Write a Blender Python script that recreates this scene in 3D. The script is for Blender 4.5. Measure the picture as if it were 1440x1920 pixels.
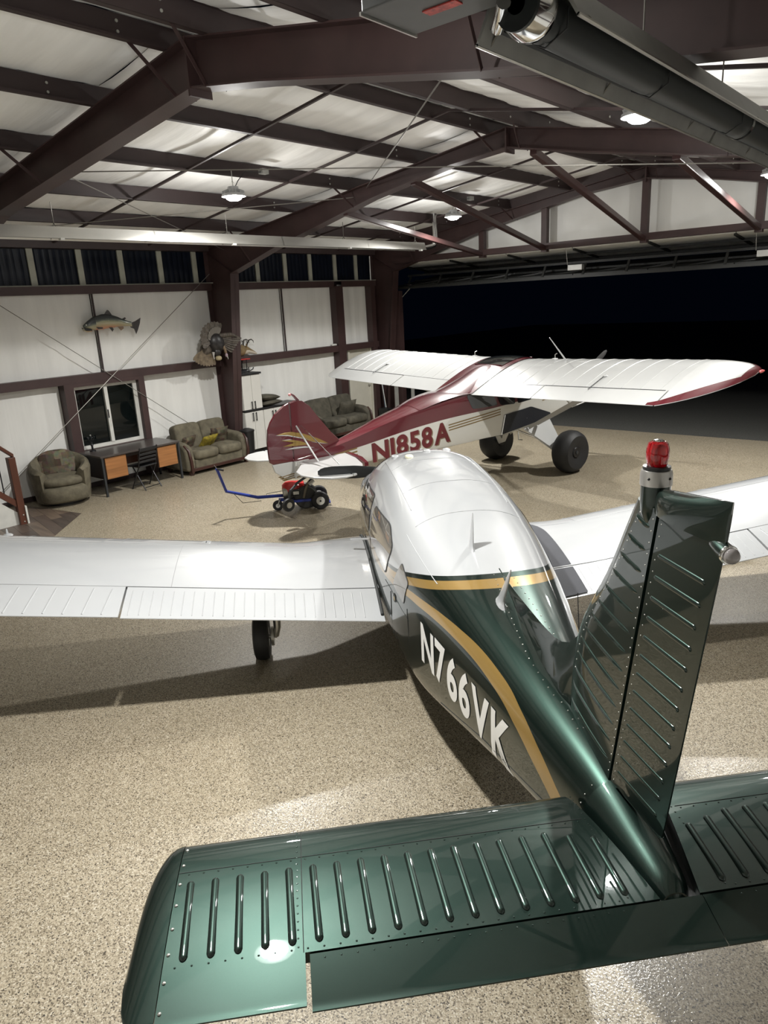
import bpy, bmesh, math, random
import numpy as np
from mathutils import Matrix, Vector

random.seed(7)
for _o in list(bpy.data.objects):
    bpy.data.objects.remove(_o)
SC = bpy.context.scene
COL = SC.collection

# ------------------------------------------------------------------ camera
CAM_LOC = (12.971, 0.0, 3.15)
_r = Vector((0.7661333, 0.6406936, -0.0505118))
_u = Vector((-0.1451537, 0.2490654, 0.9575473))
_f = Vector((-0.6260752, 0.7262769, -0.2838163))
cd = bpy.data.cameras.new('camera')
cam = bpy.data.objects.new('camera', cd)
COL.objects.link(cam)
cd.sensor_fit = 'HORIZONTAL'
cd.sensor_width = 36.0
cd.lens = 1331.0 / 1440.0 * 36.0
cd.clip_start = 0.05
cd.clip_end = 300
cam.matrix_world = Matrix(((_r.x, _u.x, -_f.x, CAM_LOC[0]), (_r.y, _u.y, -_f.y, CAM_LOC[1]),
                           (_r.z, _u.z, -_f.z, CAM_LOC[2]), (0, 0, 0, 1)))
SC.camera = cam

# ------------------------------------------------------------------ night world, exposure
w = bpy.data.worlds.new('night')
SC.world = w
w.use_nodes = True
_bg = w.node_tree.nodes['Background']
_bg.inputs[0].default_value = (0.0018, 0.0035, 0.009, 1)
_bg.inputs[1].default_value = 0.25
SC.view_settings.view_transform = 'Standard'
SC.view_settings.look = 'None'
SC.view_settings.gamma = 1.0
SC.view_settings.use_curve_mapping = False
SC.view_settings.exposure = 0.05
LAMP_WATT = 215.0
FILL = 0.28      # extra point light below each lamp, added to brighten roof and walls
LAMP_COL = (1.0, 0.985, 0.945)
LAMP_Z = 4.68
LAMP_SPOTS = [(4.4, 7.05), (4.4, 12.5), (10.12, 7.25), (10.05, 12.7), (9.62, 2.32)]

# ------------------------------------------------------------------ helpers
def tag(o, label=None, cat=None, group=None, kind=None):
    if label: o['label'] = label
    if cat: o['category'] = cat
    if group: o['group'] = group
    if kind: o['kind'] = kind
    return o

def empty(name, loc=(0, 0, 0), rz=0.0, label=None, cat=None, group=None, kind=None, parent=None):
    o = bpy.data.objects.new(name, None)
    o.empty_display_size = 0.1
    COL.objects.link(o)
    o.location = loc
    o.rotation_euler = (0, 0, rz)
    if parent: o.parent = parent
    return tag(o, label, cat, group, kind)

def copy_tree(o, parent=None):
    c = o.copy()
    COL.objects.link(c)
    c.parent = parent
    for ch in list(o.children):
        copy_tree(ch, c)
    return c

class MB:
    """collects shapes, builds one mesh object"""
    def __init__(s):
        s.v = []; s.f = []; s.sm = []
    def add(s, verts, faces, smooth=False):
        b = len(s.v)
        s.v.extend([tuple(float(c) for c in p) for p in verts])
        for f in faces:
            s.f.append(tuple(b + i for i in f)); s.sm.append(smooth)
        return s
    def box(s, lo, hi, M=None):
        x0, y0, z0 = lo; x1, y1, z1 = hi
        v = [(x0,y0,z0),(x1,y0,z0),(x1,y1,z0),(x0,y1,z0),(x0,y0,z1),(x1,y0,z1),(x1,y1,z1),(x0,y1,z1)]
        if M is not None: v = [tuple(M @ Vector(p)) for p in v]
        return s.add(v, [(0,3,2,1),(4,5,6,7),(0,1,5,4),(1,2,6,5),(2,3,7,6),(3,0,4,7)])
    def hexa(s, v):
        return s.add(v, [(0,3,2,1),(4,5,6,7),(0,1,5,4),(1,2,6,5),(2,3,7,6),(3,0,4,7)])
    def bar(s, a, b, wd, ht, up=(0, 0, 1)):
        a = Vector(a); b = Vector(b); d = (b - a).normalized(); up = Vector(up)
        sd = d.cross(up)
        if sd.length < 1e-5: sd = d.cross(Vector((1, 0, 0)))
        sd.normalize(); u2 = sd.cross(d).normalized()
        v = []
        for p in (a, b):
            for (i, j) in ((-1,-1),(1,-1),(1,1),(-1,1)):
                v.append(p + sd * (i * wd / 2) + u2 * (j * ht / 2))
        return s.add(v, [(0,1,2,3),(7,6,5,4),(0,4,5,1),(1,5,6,2),(2,6,7,3),(3,7,4,0)])
    def tube(s, pts, rad, n=8, caps=True):
        pts = [Vector(p) for p in pts]
        if not isinstance(rad, (list, tuple)): rad = [rad] * len(pts)
        rings = []
        prev = None
        for i, p in enumerate(pts):
            if i == 0: d = pts[1] - p
            elif i == len(pts) - 1: d = p - pts[i-1]
            else: d = (pts[i+1] - p).normalized() + (p - pts[i-1]).normalized()
            d.normalize()
            if prev is None:
                a = d.orthogonal().normalized()
            else:
                a = prev - d * prev.dot(d)
                a = a.normalized() if a.length > 1e-6 else d.orthogonal().normalized()
            prev = a; b = d.cross(a)
            rings.append([p + (a * math.cos(2*math.pi*k/n) + b * math.sin(2*math.pi*k/n)) * rad[i] for k in range(n)])
        return s.rings(rings, caps=caps)
    def rings(s, rings, caps=True, closed=False, smooth=True):
        n = len(rings[0]); b = len(s.v)
        for r in rings: s.v.extend([tuple(float(c) for c in p) for p in r])
        R = len(rings)
        for i in range(R if closed else R - 1):
            j = (i + 1) % R
            for k in range(n):
                l = (k + 1) % n
                s.f.append((b+i*n+k, b+i*n+l, b+j*n+l, b+j*n+k)); s.sm.append(smooth)
        if caps and not closed:
            s.f.append(tuple(b + k for k in reversed(range(n)))); s.sm.append(False)
            s.f.append(tuple(b + (R-1)*n + k for k in range(n))); s.sm.append(False)
        return s
    def lathe(s, prof, c=(0, 0, 0), axis='z', n=20, a0=0.0, M=None):
        """prof: list of (radius, height)"""
        rings = []
        for (r, h) in prof:
            rg = []
            for k in range(n):
                t = 2*math.pi*k/n + a0
                if axis == 'z': p = (r*math.cos(t), r*math.sin(t), h)
                elif axis == 'x': p = (h, r*math.cos(t), r*math.sin(t))
                else: p = (r*math.sin(t), h, r*math.cos(t))
                p = Vector(p)
                if M is not None: p = M @ p
                rg.append(p + Vector(c))
            rings.append(rg)
        return s.rings(rings)
    def cyl(s, a, b, r, n=16):
        return s.tube([a, b], r, n)
    def sphere(s, c, r, nu=14, nv=9, sc=(1, 1, 1), M=None):
        return s.superell(c, (r*sc[0], r*sc[1], r*sc[2]), 2, 2, nu, nv, M)
    def superell(s, c, rad, e1=2.0, e2=2.0, nu=24, nv=14, M=None):
        """superellipsoid: e1 vertical exponent, e2 horizontal exponent (2 = ellipsoid, larger = boxier)"""
        def sp(x, e): return math.copysign(abs(x) ** (2.0 / e), x)
        rings = []
        for i in range(nv + 1):
            ph = -math.pi/2 + math.pi * i / nv
            ph = max(-math.pi/2 + 1e-3, min(math.pi/2 - 1e-3, ph))
            rg = []
            for k in range(nu):
                t = 2*math.pi*k/nu
                p = Vector((rad[0]*sp(math.cos(ph), e1)*sp(math.cos(t), e2), rad[1]*sp(math.cos(ph), e1)*sp(math.sin(t), e2), rad[2]*sp(math.sin(ph), e1)))
                if M is not None: p = M @ p
                rg.append(p + Vector(c))
            rings.append(rg)
        return s.rings(rings)
    def prism(s, poly, d0, d1, fn, smooth=False):
        """poly list of 2d points, fn(a,b,d)->3d"""
        n = len(poly); b = len(s.v)
        s.v.extend([tuple(fn(p[0], p[1], d0)) for p in poly]); s.v.extend([tuple(fn(p[0], p[1], d1)) for p in poly])
        s.f.append(tuple(b + i for i in range(n))); s.sm.append(False)
        s.f.append(tuple(b + n + i for i in reversed(range(n)))); s.sm.append(False)
        for i in range(n):
            j = (i + 1) % n
            s.f.append((b+i, b+n+i, b+n+j, b+j)); s.sm.append(smooth)
        return s
    def grid(s, fn, nu, nv, smooth=True):
        b = len(s.v)
        for i in range(nu + 1):
            for j in range(nv + 1): s.v.append(tuple(float(c) for c in fn(i / nu, j / nv)))
        for i in range(nu):
            for j in range(nv):
                a = b + i*(nv+1) + j
                s.f.append((a, a+1, a+nv+2, a+nv+1)); s.sm.append(smooth)
        return s
    def mesh(s, name):
        me = bpy.data.meshes.new(name)
        me.from_pydata(s.v, [], s.f)
        me.polygons.foreach_set('use_smooth', s.sm)
        bm = bmesh.new(); bm.from_mesh(me)
        bmesh.ops.recalc_face_normals(bm, faces=bm.faces[:])
        bm.to_mesh(me); bm.free()
        me.update()
        return me
    def build(s, name, mat, parent=None, bevel=0.0, seg=2, label=None, cat=None, group=None, kind=None, sharp=True, loc=None, rz=None):
        me = s.mesh(name)
        o = bpy.data.objects.new(name, me)
        COL.objects.link(o)
        if mat: me.materials.append(mat)
        if parent: o.parent = parent
        if loc is not None: o.location = loc
        if rz is not None: o.rotation_euler = (0, 0, rz)
        if bevel > 0:
            m = o.modifiers.new('bevel', 'BEVEL'); m.width = bevel; m.segments = seg; m.limit_method = 'ANGLE'; m.angle_limit = math.radians(40)
            m.harden_normals = False
        if sharp and any(s.sm):
            try: me.set_sharp_from_angle(angle=math.radians(42))
            except Exception: pass
        return tag(o, label, cat, group, kind)

def inst(o, name, parent, loc=(0, 0, 0), rot=(0, 0, 0), scale=(1, 1, 1)):
    c = bpy.data.objects.new(name, o.data)
    COL.objects.link(c); c.parent = parent; c.location = loc; c.rotation_euler = rot; c.scale = scale
    for m in o.modifiers:
        if m.type == 'BEVEL':
            k = c.modifiers.new('bevel', 'BEVEL'); k.width = m.width; k.segments = m.segments; k.limit_method = 'ANGLE'
    return c

def pchip(xs, ys):
    xs = np.array(xs, float); ys = np.array(ys, float)
    h = np.diff(xs); d = np.diff(ys) / h
    m = np.zeros_like(xs); m[0] = d[0]; m[-1] = d[-1]
    for i in range(1, len(xs) - 1):
        if d[i-1] * d[i] <= 0: m[i] = 0
        else:
            w1 = 2*h[i] + h[i-1]; w2 = h[i] + 2*h[i-1]
            m[i] = (w1 + w2) / (w1 / d[i-1] + w2 / d[i])
    def f(x):
        x = min(max(x, xs[0]), xs[-1])
        i = int(min(max(np.searchsorted(xs, x) - 1, 0), len(h) - 1))
        t = (x - xs[i]) / h[i]
        return float((2*t**3-3*t**2+1)*ys[i] + (t**3-2*t**2+t)*h[i]*m[i] + (-2*t**3+3*t**2)*ys[i+1] + (t**3-t**2)*h[i]*m[i+1])
    return f

# ------------------------------------------------------------------ materials
def nodes(name):
    m = bpy.data.materials.new(name); m.use_nodes = True
    nt = m.node_tree
    return m, nt, nt.nodes['Principled BSDF']

def N(nt, typ, **kw):
    n = nt.nodes.new(typ)
    for k, v in kw.items(): setattr(n, k, v)
    return n

def setin(n, **kw):
    for k, v in kw.items():
        k = k.replace('_', ' ')
        n.inputs[k].default_value = v

def coords(nt, scale=(1, 1, 1), kind='Object'):
    tc = N(nt, 'ShaderNodeTexCoord'); mp = N(nt, 'ShaderNodeMapping')
    mp.inputs['Scale'].default_value = scale
    nt.links.new(tc.outputs[kind], mp.inputs['Vector'])
    return mp.outputs['Vector']

def c4(c): return (c[0], c[1], c[2], 1.0)

def mat(name, col, rough=0.5, metal=0.0, var=0.08, vscale=6.0, vstretch=(1, 1, 1), bump=0.0, bscale=40.0, bstretch=(1, 1, 1), coat=0.0, coat_rough=0.03, col2=None, detail=3.0, emit=None, estr=0.0, alpha=None, spec=None, kind='Object'):
    m, nt, p = nodes(name)
    p.inputs['Roughness'].default_value = rough
    p.inputs['Metallic'].default_value = metal
    if spec is not None: p.inputs['Specular IOR Level'].default_value = spec
    if coat: 
        p.inputs['Coat Weight'].default_value = coat; p.inputs['Coat Roughness'].default_value = coat_rough
    nz = N(nt, 'ShaderNodeTexNoise'); nz.inputs['Scale'].default_value = vscale; nz.inputs['Detail'].default_value = detail
    nt.links.new(coords(nt, vstretch, kind), nz.inputs['Vector'])
    rp = N(nt, 'ShaderNodeValToRGB')
    a = col2 if col2 else tuple(max(0, x * (1 - var)) for x in col)
    b = col if col2 else tuple(min(1, x * (1 + var)) for x in col)
    rp.color_ramp.elements[0].position = 0.3; rp.color_ramp.elements[1].position = 0.7
    rp.color_ramp.elements[0].color = c4(a); rp.color_ramp.elements[1].color = c4(b)
    nt.links.new(nz.outputs['Fac'], rp.inputs['Fac'])
    nt.links.new(rp.outputs['Color'], p.inputs['Base Color'])
    if bump > 0:
        bn = N(nt, 'ShaderNodeTexNoise'); bn.inputs['Scale'].default_value = bscale; bn.inputs['Detail'].default_value = 4
        nt.links.new(coords(nt, bstretch, kind), bn.inputs['Vector'])
        bp = N(nt, 'ShaderNodeBump'); bp.inputs['Strength'].default_value = 1.0; bp.inputs['Distance'].default_value = bump
        nt.links.new(bn.outputs['Fac'], bp.inputs['Height']); nt.links.new(bp.outputs['Normal'], p.inputs['Normal'])
    if emit:
        p.inputs['Emission Color'].default_value = c4(emit); p.inputs['Emission Strength'].default_value = estr
    return m

STEEL_RED = mat('red_oxide_steel', (0.050, 0.027, 0.026), 0.5, var=0.15, vscale=3)
STEEL_DK = mat('dark_red_oxide_steel', (0.036, 0.022, 0.022), 0.55, var=0.15, vscale=3)
VINYL = mat('white_insulation_vinyl', (0.80, 0.80, 0.775), 0.5, var=0.05, vscale=1.5, vstretch=(1, 3, .4), bump=0.012, bscale=2.2, bstretch=(.3, 2.2, .18))
VINYL_R = mat('white_roof_insulation', (0.92, 0.92, 0.90), 0.5, var=0.06, vscale=2.0, vstretch=(.35, 3, 1), bump=0.02, bscale=1.6, bstretch=(.3, 2.4, 1))
CREAM = mat('cream_paint', (0.60, 0.58, 0.50), 0.4, var=0.03)
WHITE_CAB = mat('white_laminate', (0.66, 0.65, 0.61), 0.35, var=0.02)
BLACK = mat('black_plastic', (0.012, 0.012, 0.013), 0.4)
BLACK_METAL = mat('black_metal', (0.012, 0.012, 0.014), 0.35, metal=0.3)
DKGREY = mat('dark_grey_metal', (0.035, 0.038, 0.042), 0.45, metal=0.3)
GREY_TUBE = mat('grey_heater_metal', (0.16, 0.17, 0.17), 0.45, metal=0.4)
ALU = mat('bright_aluminium', (0.62, 0.61, 0.58), 0.28, metal=0.95, var=0.05, vscale=8)
CHROME = mat('chrome', (0.75, 0.75, 0.74), 0.1, metal=1.0)
GALV = mat('galvanised', (0.50, 0.50, 0.47), 0.35, metal=0.8, vscale=20)
RUBBER = mat('tyre_rubber', (0.010, 0.010, 0.011), 0.6, bump=0.001, bscale=80)
WIRE = mat('bracing_cable_steel', (0.22, 0.21, 0.19), 0.4, metal=0.6)
BATTEN = mat('pale_batten', (0.34, 0.34, 0.28), 0.55)
WOODRED = mat('stained_wood', (0.095, 0.030, 0.016), 0.4, vscale=5, vstretch=(1, 1, .15), var=0.3)
WHITE_TRIM = mat('white_paint', (0.66, 0.66, 0.62), 0.4)
RED_PAINT = mat('red_enamel', (0.45, 0.015, 0.015), 0.3)
BLUE_PAINT = mat('blue_enamel', (0.012, 0.03, 0.22), 0.3)
# ------------------------------------------------------------------ floor
RX = 14.5          # hangar width
RIDGE = 7.25
Y_NEAR, Y_FAR = -1.5, 15.1
def zt(X): return 5.42 - (0.142 * (RIDGE - X) if X < RIDGE else 0.182 * (X - RIDGE))      # top of rafters = underside of purlins

def floor_material():
    m, nt, p = nodes('epoxy_chip_floor')
    v = coords(nt)
    vo = N(nt, 'ShaderNodeTexVoronoi'); vo.inputs['Scale'].default_value = 165.0
    nt.links.new(v, vo.inputs['Vector'])
    sep = N(nt, 'ShaderNodeSeparateColor'); nt.links.new(vo.outputs['Color'], sep.inputs[0])
    rp = N(nt, 'ShaderNodeValToRGB'); cr = rp.color_ramp; cr.interpolation = 'CONSTANT'
    pal = [(0.0, (0.030, 0.023, 0.015)), (0.06, (0.12, 0.095, 0.062)), (0.2, (0.235, 0.20, 0.14)), (0.45, (0.32, 0.275, 0.20)), (0.72, (0.385, 0.34, 0.255)), (0.92, (0.48, 0.44, 0.36))]
    cr.elements[0].position = 0.0; cr.elements[0].color = c4(pal[0][1]); cr.elements[1].position = pal[1][0]; cr.elements[1].color = c4(pal[1][1])
    for q, c in pal[2:]:
        e = cr.elements.new(q); e.color = c4(c)
    nt.links.new(sep.outputs[0], rp.inputs['Fac'])
    n2 = N(nt, 'ShaderNodeTexNoise'); n2.inputs['Scale'].default_value = 0.55; n2.inputs['Detail'].default_value = 5
    nt.links.new(v, n2.inputs['Vector'])
    mx = N(nt, 'ShaderNodeMix', data_type='RGBA', blend_type='MULTIPLY'); mx.inputs[0].default_value = 0.5
    r2 = N(nt, 'ShaderNodeValToRGB'); r2.color_ramp.elements[0].position = .3; r2.color_ramp.elements[0].color = (.80, .77, .72, 1); r2.color_ramp.elements[1].position = .7; r2.color_ramp.elements[1].color = (1, 1, 1, 1)
    nt.links.new(n2.outputs['Fac'], r2.inputs['Fac'])
    nt.links.new(rp.outputs['Color'], mx.inputs[6]); nt.links.new(r2.outputs['Color'], mx.inputs[7])
    nt.links.new(mx.outputs[2], p.inputs['Base Color'])
    p.inputs['Roughness'].default_value = 0.45
    p.inputs['Coat Weight'].default_value = 0.34; p.inputs['Coat Roughness'].default_value = 0.12
    bn = N(nt, 'ShaderNodeTexNoise'); bn.inputs['Scale'].default_value = 75.0; bn.inputs['Detail'].default_value = 2
    nt.links.new(v, bn.inputs['Vector'])
    bp = N(nt, 'ShaderNodeBump'); bp.inputs['Distance'].default_value = 0.0017; bp.inputs['Strength'].default_value = 1.0
    nt.links.new(bn.outputs['Fac'], bp.inputs['Height']); nt.links.new(bp.outputs['Normal'], p.inputs['Coat Normal'])
    b2 = N(nt, 'ShaderNodeBump'); b2.inputs['Distance'].default_value = 0.0006
    nt.links.new(bn.outputs['Fac'], b2.inputs['Height']); nt.links.new(b2.outputs['Normal'], p.inputs['Normal'])
    return m
FLOOR_M = floor_material()
MB().box((-0.3, Y_NEAR - .2, -0.2), (RX + .3, 16.02, 0)).build('floor', FLOOR_M, kind='structure', label='glossy beige speckled epoxy hangar floor')
ASPH = mat('dark_asphalt', (0.055, 0.055, 0.05), 0.8, var=0.35, vscale=30, detail=6, bump=0.004, bscale=120)
MB().box((-25, 16.02, -0.25), (45, 70, -0.03)).build('ground', ASPH, kind='structure', label='dark asphalt apron outside the open door')

# wood plank patch at the foot of the stairs
def clip(poly, a, b):
    out = []
    def side(p): return (b[0]-a[0])*(p[1]-a[1]) - (b[1]-a[1])*(p[0]-a[0])
    for i in range(len(poly)):
        p, q = poly[i], poly[(i+1) % len(poly)]
        sp_, sq = side(p), side(q)
        if sp_ >= 0: out.append(p)
        if sp_ * sq < 0:
            t = sp_ / (sp_ - sq); out.append((p[0]+(q[0]-p[0])*t, p[1]+(q[1]-p[1])*t))
    return out
REG = [(0.02, 3.0), (3.95, 3.0), (2.80, 4.18), (1.63, 5.39), (0.02, 5.06)]
pf = empty('floor_2', kind='structure', label='grey brown wood plank floor patch by the stairs')
PLK = [mat('plank_%d' % i, c, 0.4, vscale=9, vstretch=(.12, 1.4, 1), var=0.35, detail=6) for i, c in enumerate([(0.085, 0.062, 0.050), (0.060, 0.045, 0.038), (0.12, 0.088, 0.066), (0.072, 0.055, 0.046)])]
_dx, _dy = math.cos(math.radians(-11)), math.sin(math.radians(-11))
rnd = random.Random(3)
for i in range(-3, 16):
    off = 2.9 + i * 0.185
    x0 = -1.5 + rnd.random() * 0.9
    for seg in range(6):
        a, b = x0 + seg * 1.22, x0 + (seg + 1) * 1.22 - 0.003
        rect = [(a*_dx - y*_dy, a*_dy + y*_dx) for (a, y) in ((a, off), (b, off), (b, off + .182), (a, off + .182))]
        for k in range(len(REG)):
            rect = clip(rect, REG[k], REG[(k+1) % len(REG)])
            if len(rect) < 3: break
        if len(rect) >= 3:
            MB().prism(rect, 0.0, 0.007 + .001 * rnd.random(), lambda x, y, z: (x, y, z)).build('plank', PLK[rnd.randrange(4)], pf)

# ------------------------------------------------------------------ left wall
wl = empty('wall_left', kind='structure', label='white insulated left wall with red brown girts')
MB().box((-0.2, Y_NEAR, 0), (-0.06, 15.4, 4.6)).build('wall_sheet', STEEL_DK, wl)
def panel(y0, y1, z0, z1, parent=wl, X=0.0, dirx=1, amp=0.006, seed=0):
    r = random.Random(seed)
    ph = [r.random()*6.28 for _ in range(5)]
    L = y1 - y0
    creases = [r.random() for _ in range(max(1, int(L / 1.1)))]
    def fn(a, b):
        y = y0 + a * L; z = z0 + b * (z1 - z0)
        d = amp * (math.sin(y*7 + ph[0] + .8*math.sin(z*2)) + .6*math.sin(y*19 + ph[1] + z) + .5*math.sin(y*3+ph[2]))
        for c in creases:
            t = (a - c) * L
            d += .014 * math.exp(-(t/.02)**2) * math.sin(math.pi*min(1, b*1.2+.05)) 
            d += .008 * math.exp(-((t-.06)/.025)**2)
        return (X + dirx * (d - .012), y, z)
    return MB().grid(fn, max(6, int(L * 26)), 6).build('insulation_panel', VINYL, parent)
for k, (a, b) in enumerate([(Y_NEAR, 1.5), (1.5, 4.4), (4.5, 6.16), (7.79, 9.74), (9.86, 11.73), (11.73, 13.41)]): panel(a, b, 0.09, 2.03, seed=k)
panel(6.16, 7.79, 0.09, 0.68, seed=21); panel(13.68, 15.1, 2.13, 2.2, seed=22)
for k, (a, b) in enumerate([(Y_NEAR, 1.5), (1.5, 4.4), (4.5, 7.04), (7.06, 9.74), (9.86, 11.73), (11.75, 13.41), (13.68, 14.76), (14.9, 15.2)]): panel(a, b, 2.1, 3.62, seed=40 + k)
def girt(y0, y1, z, parent=wl, X0=0.0, d=.19, h=.15, nm='girt'):
    m = MB()
    m.box((X0, y0, z - .012), (X0 + d, y1, z)).box((X0 + d - .012, y0, z - h), (X0 + d, y1, z - .012)).box((X0 + .0, y0, z - h), (X0 + d - .012, y1, z - h + .012))
    return m.build(nm, STEEL_RED, parent)
for (a, b) in [(Y_NEAR, 4.35), (4.55, 9.70), (9.90, 13.41), (13.68, 15.0)]:
    girt(a, b, 2.14); girt(a, b, 3.70, d=.17, h=.14)
for (a, b) in [(Y_NEAR, 4.35), (4.55, 9.70), (9.90, 15.0)]:
    MB().box((0.0, a, 4.33), (0.2, b, 4.55)).build('eave_strut', STEEL_DK, wl)
for (a, b) in [(13.41, 13.68), (14.76, 14.92)]:
    MB().box((0.0, a, 0.0), (0.2, b, 3.58)).build('wall_post', STEEL_RED, wl)
for y in (7.045, 11.735, 1.5):
    MB().cyl((0.06, y, 2.1), (0.05, y + .01, 3.62), 0.020, 8).build('sag_rod', STEEL_DK, wl)
MB().box((0.0, 9.86, 0), (.012, 13.41, .09)).build('baseboard_left', STEEL_DK, kind='structure', label='dark base strip along the left wall right of the column')
MB().box((0.0, Y_NEAR, 0), (.012, 9.74, .09)).build('baseboard_left', STEEL_DK, kind='structure', label='dark base strip along the left wall under the window')

# clerestory strip of dark ribbed panes with pale battens
ws = empty('window_2', kind='structure', label='clerestory strip of dark ribbed panes high on the left wall')
NIGHT = mat('dark_ribbed_pane', (0.004, 0.006, 0.012), 0.38, spec=.15, var=0.5, vscale=5, vstretch=(1, 6, .4), bump=0.003, bscale=4, bstretch=(1, 6, .3))
ys = [6.05 - .84*k for k in range(9, 0, -1)] + [6.05, 6.93, 7.75, 8.6, 9.42, 10.26, 11.1, 11.94, 12.75, 13.62, 14.4]
for i, y in enumerate(ys):
    MB().box((0.012, y - .055, 3.70), (0.045, y + .055, 4.34)).build('batten', BATTEN, ws)
    y1 = ys[i+1] if i + 1 < len(ys) else 15.1
    a, b = y + .05, y1 - .05
    def rib(u, v, a=a, b=b):
        yy = a + (b - a) * u
        return (0.004 + .006 * abs(math.sin(yy * 26)), yy, 3.72 + .62 * v)
    MB().grid(rib, 28, 1, smooth=False).build('pane', NIGHT, ws)
MB().box((0.0, Y_NEAR, 3.70), (0.10, 15.1, 3.722)).build('window_sill', BATTEN, ws)

# sliding window
wn = empty('window_1', kind='structure', label='white framed sliding window in red brown steel trim above the desk')
m = MB()
m.box((0, 6.16, .04), (.2, 6.34, 2.0)); m.build('jamb', STEEL_RED, wn)
MB().box((0, 7.66, .04), (.2, 7.79, 2.0)).build('jamb', STEEL_RED, wn)
MB().box((0, 6.34, 1.93), (.2, 7.66, 2.0)).build('window_head', STEEL_RED, wn)
MB().box((0, 6.34, .64), (.2, 7.66, .755)).build('window_sill', STEEL_RED, wn)
MB().box((.03, 6.34, .755), (.10, 7.66, .82)).box((.03, 6.34, 1.87), (.10, 7.66, 1.93)).box((.03, 6.34, .82), (.10, 6.40, 1.87)).box((.03, 7.58, .82), (.10, 7.66, 1.87)).build('window_frame', WHITE_TRIM, wn)
MB().box((.05, 6.96, .82), (.115, 7.03, 1.87)).build('meeting_rail', WHITE_TRIM, wn)
MB().box((.11, 6.965, 1.28), (.13, 6.985, 1.44)).build('latch', BLACK, wn)
GLASS = mat('night_window_glass', (0.004, 0.006, 0.006), 0.02, var=0.2, spec=0.5)
MB().box((.055, 6.40, .82), (.062, 6.96, 1.87)).build('pane', GLASS, wn)
MB().box((.065, 7.03, .82), (.072, 7.58, 1.87)).build('pane', GLASS, wn)

# walk door
dr = empty('door_1', kind='structure', label='cream walk door with a brushed lever lock near the far corner')
MB().box((0, 13.83, 0), (.10, 13.90, 2.11)).box((0, 14.73, 0), (.10, 14.80, 2.11)).box((0, 13.90, 2.04), (.10, 14.73, 2.11)).build('door_frame', CREAM, dr, bevel=.004)
MB().box((0.0, 13.905, .01), (.045, 14.725, 2.035)).build('door_leaf', CREAM, dr)
MB().cyl((.045, 14.64, 1.0), (.06, 14.64, 1.0), .03).sphere((.085, 14.64, 1.0), .026).cyl((.045, 14.64, 1.13), (.062, 14.64, 1.13), .026).build('door_handle', GALV, dr)
for z in (.25, 1.0, 1.8): MB().cyl((.05, 13.905, z - .05), (.05, 13.905, z + .05), .008, 8).build('hinge', GALV, dr)

# ------------------------------------------------------------------ right and near walls
wr = empty('wall_right', kind='structure', label='white insulated right wall')
MB().box((RX, Y_NEAR, 0), (RX + .15, 15.4, 4.6)).build('wall_sheet', VINYL, wr)
for z in (2.14, 3.7): MB().box((RX - .19, Y_NEAR, z - .15), (RX, 15.1, z)).build('girt', STEEL_RED, wr)
wne = empty('wall_near', kind='structure', label='white insulated wall behind the viewpoint')
MB().prism([(0, 0), (RX, 0), (RX, 4.35), (RIDGE, 5.64), (0, 4.6)], Y_NEAR - .15, Y_NEAR, lambda x, z, y: (x, y, z)).build('wall_sheet', VINYL, wne)
MB().box((0, Y_NEAR, 1.99), (RX, Y_NEAR + .19, 2.14)).build('girt', STEEL_RED, wne)

# ------------------------------------------------------------------ ceiling: insulation, purlins, sag bars
ce = empty('ceiling', kind='structure', label='white insulated gable roof with red brown purlins')
def roofpanel(xa, xb, ya, yb, seed):
    r = random.Random(seed); ph = [r.random()*6.28 for _ in range(6)]
    def fn(a, b):
        x = xa + (xb - xa) * a; y = ya + (yb - ya) * b
        sag = -.035 * math.sin(math.pi * a)
        wv = .007*math.sin(y*5+ph[0]+x*1.1) + .006*math.sin(y*11+ph[1]-x*2.1) + .006*math.sin(y*2.2+ph[2]) + .004*math.sin(y*23+x*5+ph[3])
        return (x, y, zt(x) + .205 + sag + wv * (.4 + .6 * math.sin(math.pi * a)))
    MB().grid(fn, 5, int((yb-ya)*14)).build('insulation_panel', VINYL_R, ce)
PX = [1.40, 2.80, 4.19, 5.61, 6.93]
PXR = [7.57, 8.95, 10.33, 11.72, 13.10]
ALLX = [0.0] + PX + [RIDGE] + PXR + [RX]
BAYS = [(Y_NEAR, 4.45), (4.45, 9.8), (9.8, 15.1)]
k = 0
for i in range(len(ALLX) - 1):
    for (a, b) in BAYS:
        roofpanel(ALLX[i], ALLX[i+1], a, b if b < 15 else 15.4, k); k += 1
pm = MB().box((-.005, 0, 0), (.005, 1, .2)).box((-.005, 0, 0), (.065, 1, .006)).box((-.065, 0, .194), (.005, 1, .2))
pm.box((.058, 0, 0), (.065, 1, .018))
pme = pm.mesh('purlin'); pme.materials.append(STEEL_DK)
for x in PX + PXR:
    for (a, b) in BAYS:
        o = bpy.data.objects.new('purlin', pme); COL.objects.link(o); o.parent = ce
        o.location = (x, a, zt(x)); o.scale = (1 if x < RIDGE else -1, (b - a) + (.25 if b > 15 else 0), 1)
bolt = MB().cyl((0, 0, 0), (.012, 0, 0), .014, 6); bme = bolt.mesh('bolt'); bme.materials.append(GALV)
for x in PX + PXR[:3]:
    for (a, b) in BAYS:
        for yy in (a + .55, b - .55):
            if yy < 3 or yy > 15: continue
            for dz in (.06, .14):
                o = bpy.data.objects.new('bolt', bme); COL.objects.link(o); o.parent = ce; o.location = (x + .005, yy, zt(x) + dz)
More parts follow.
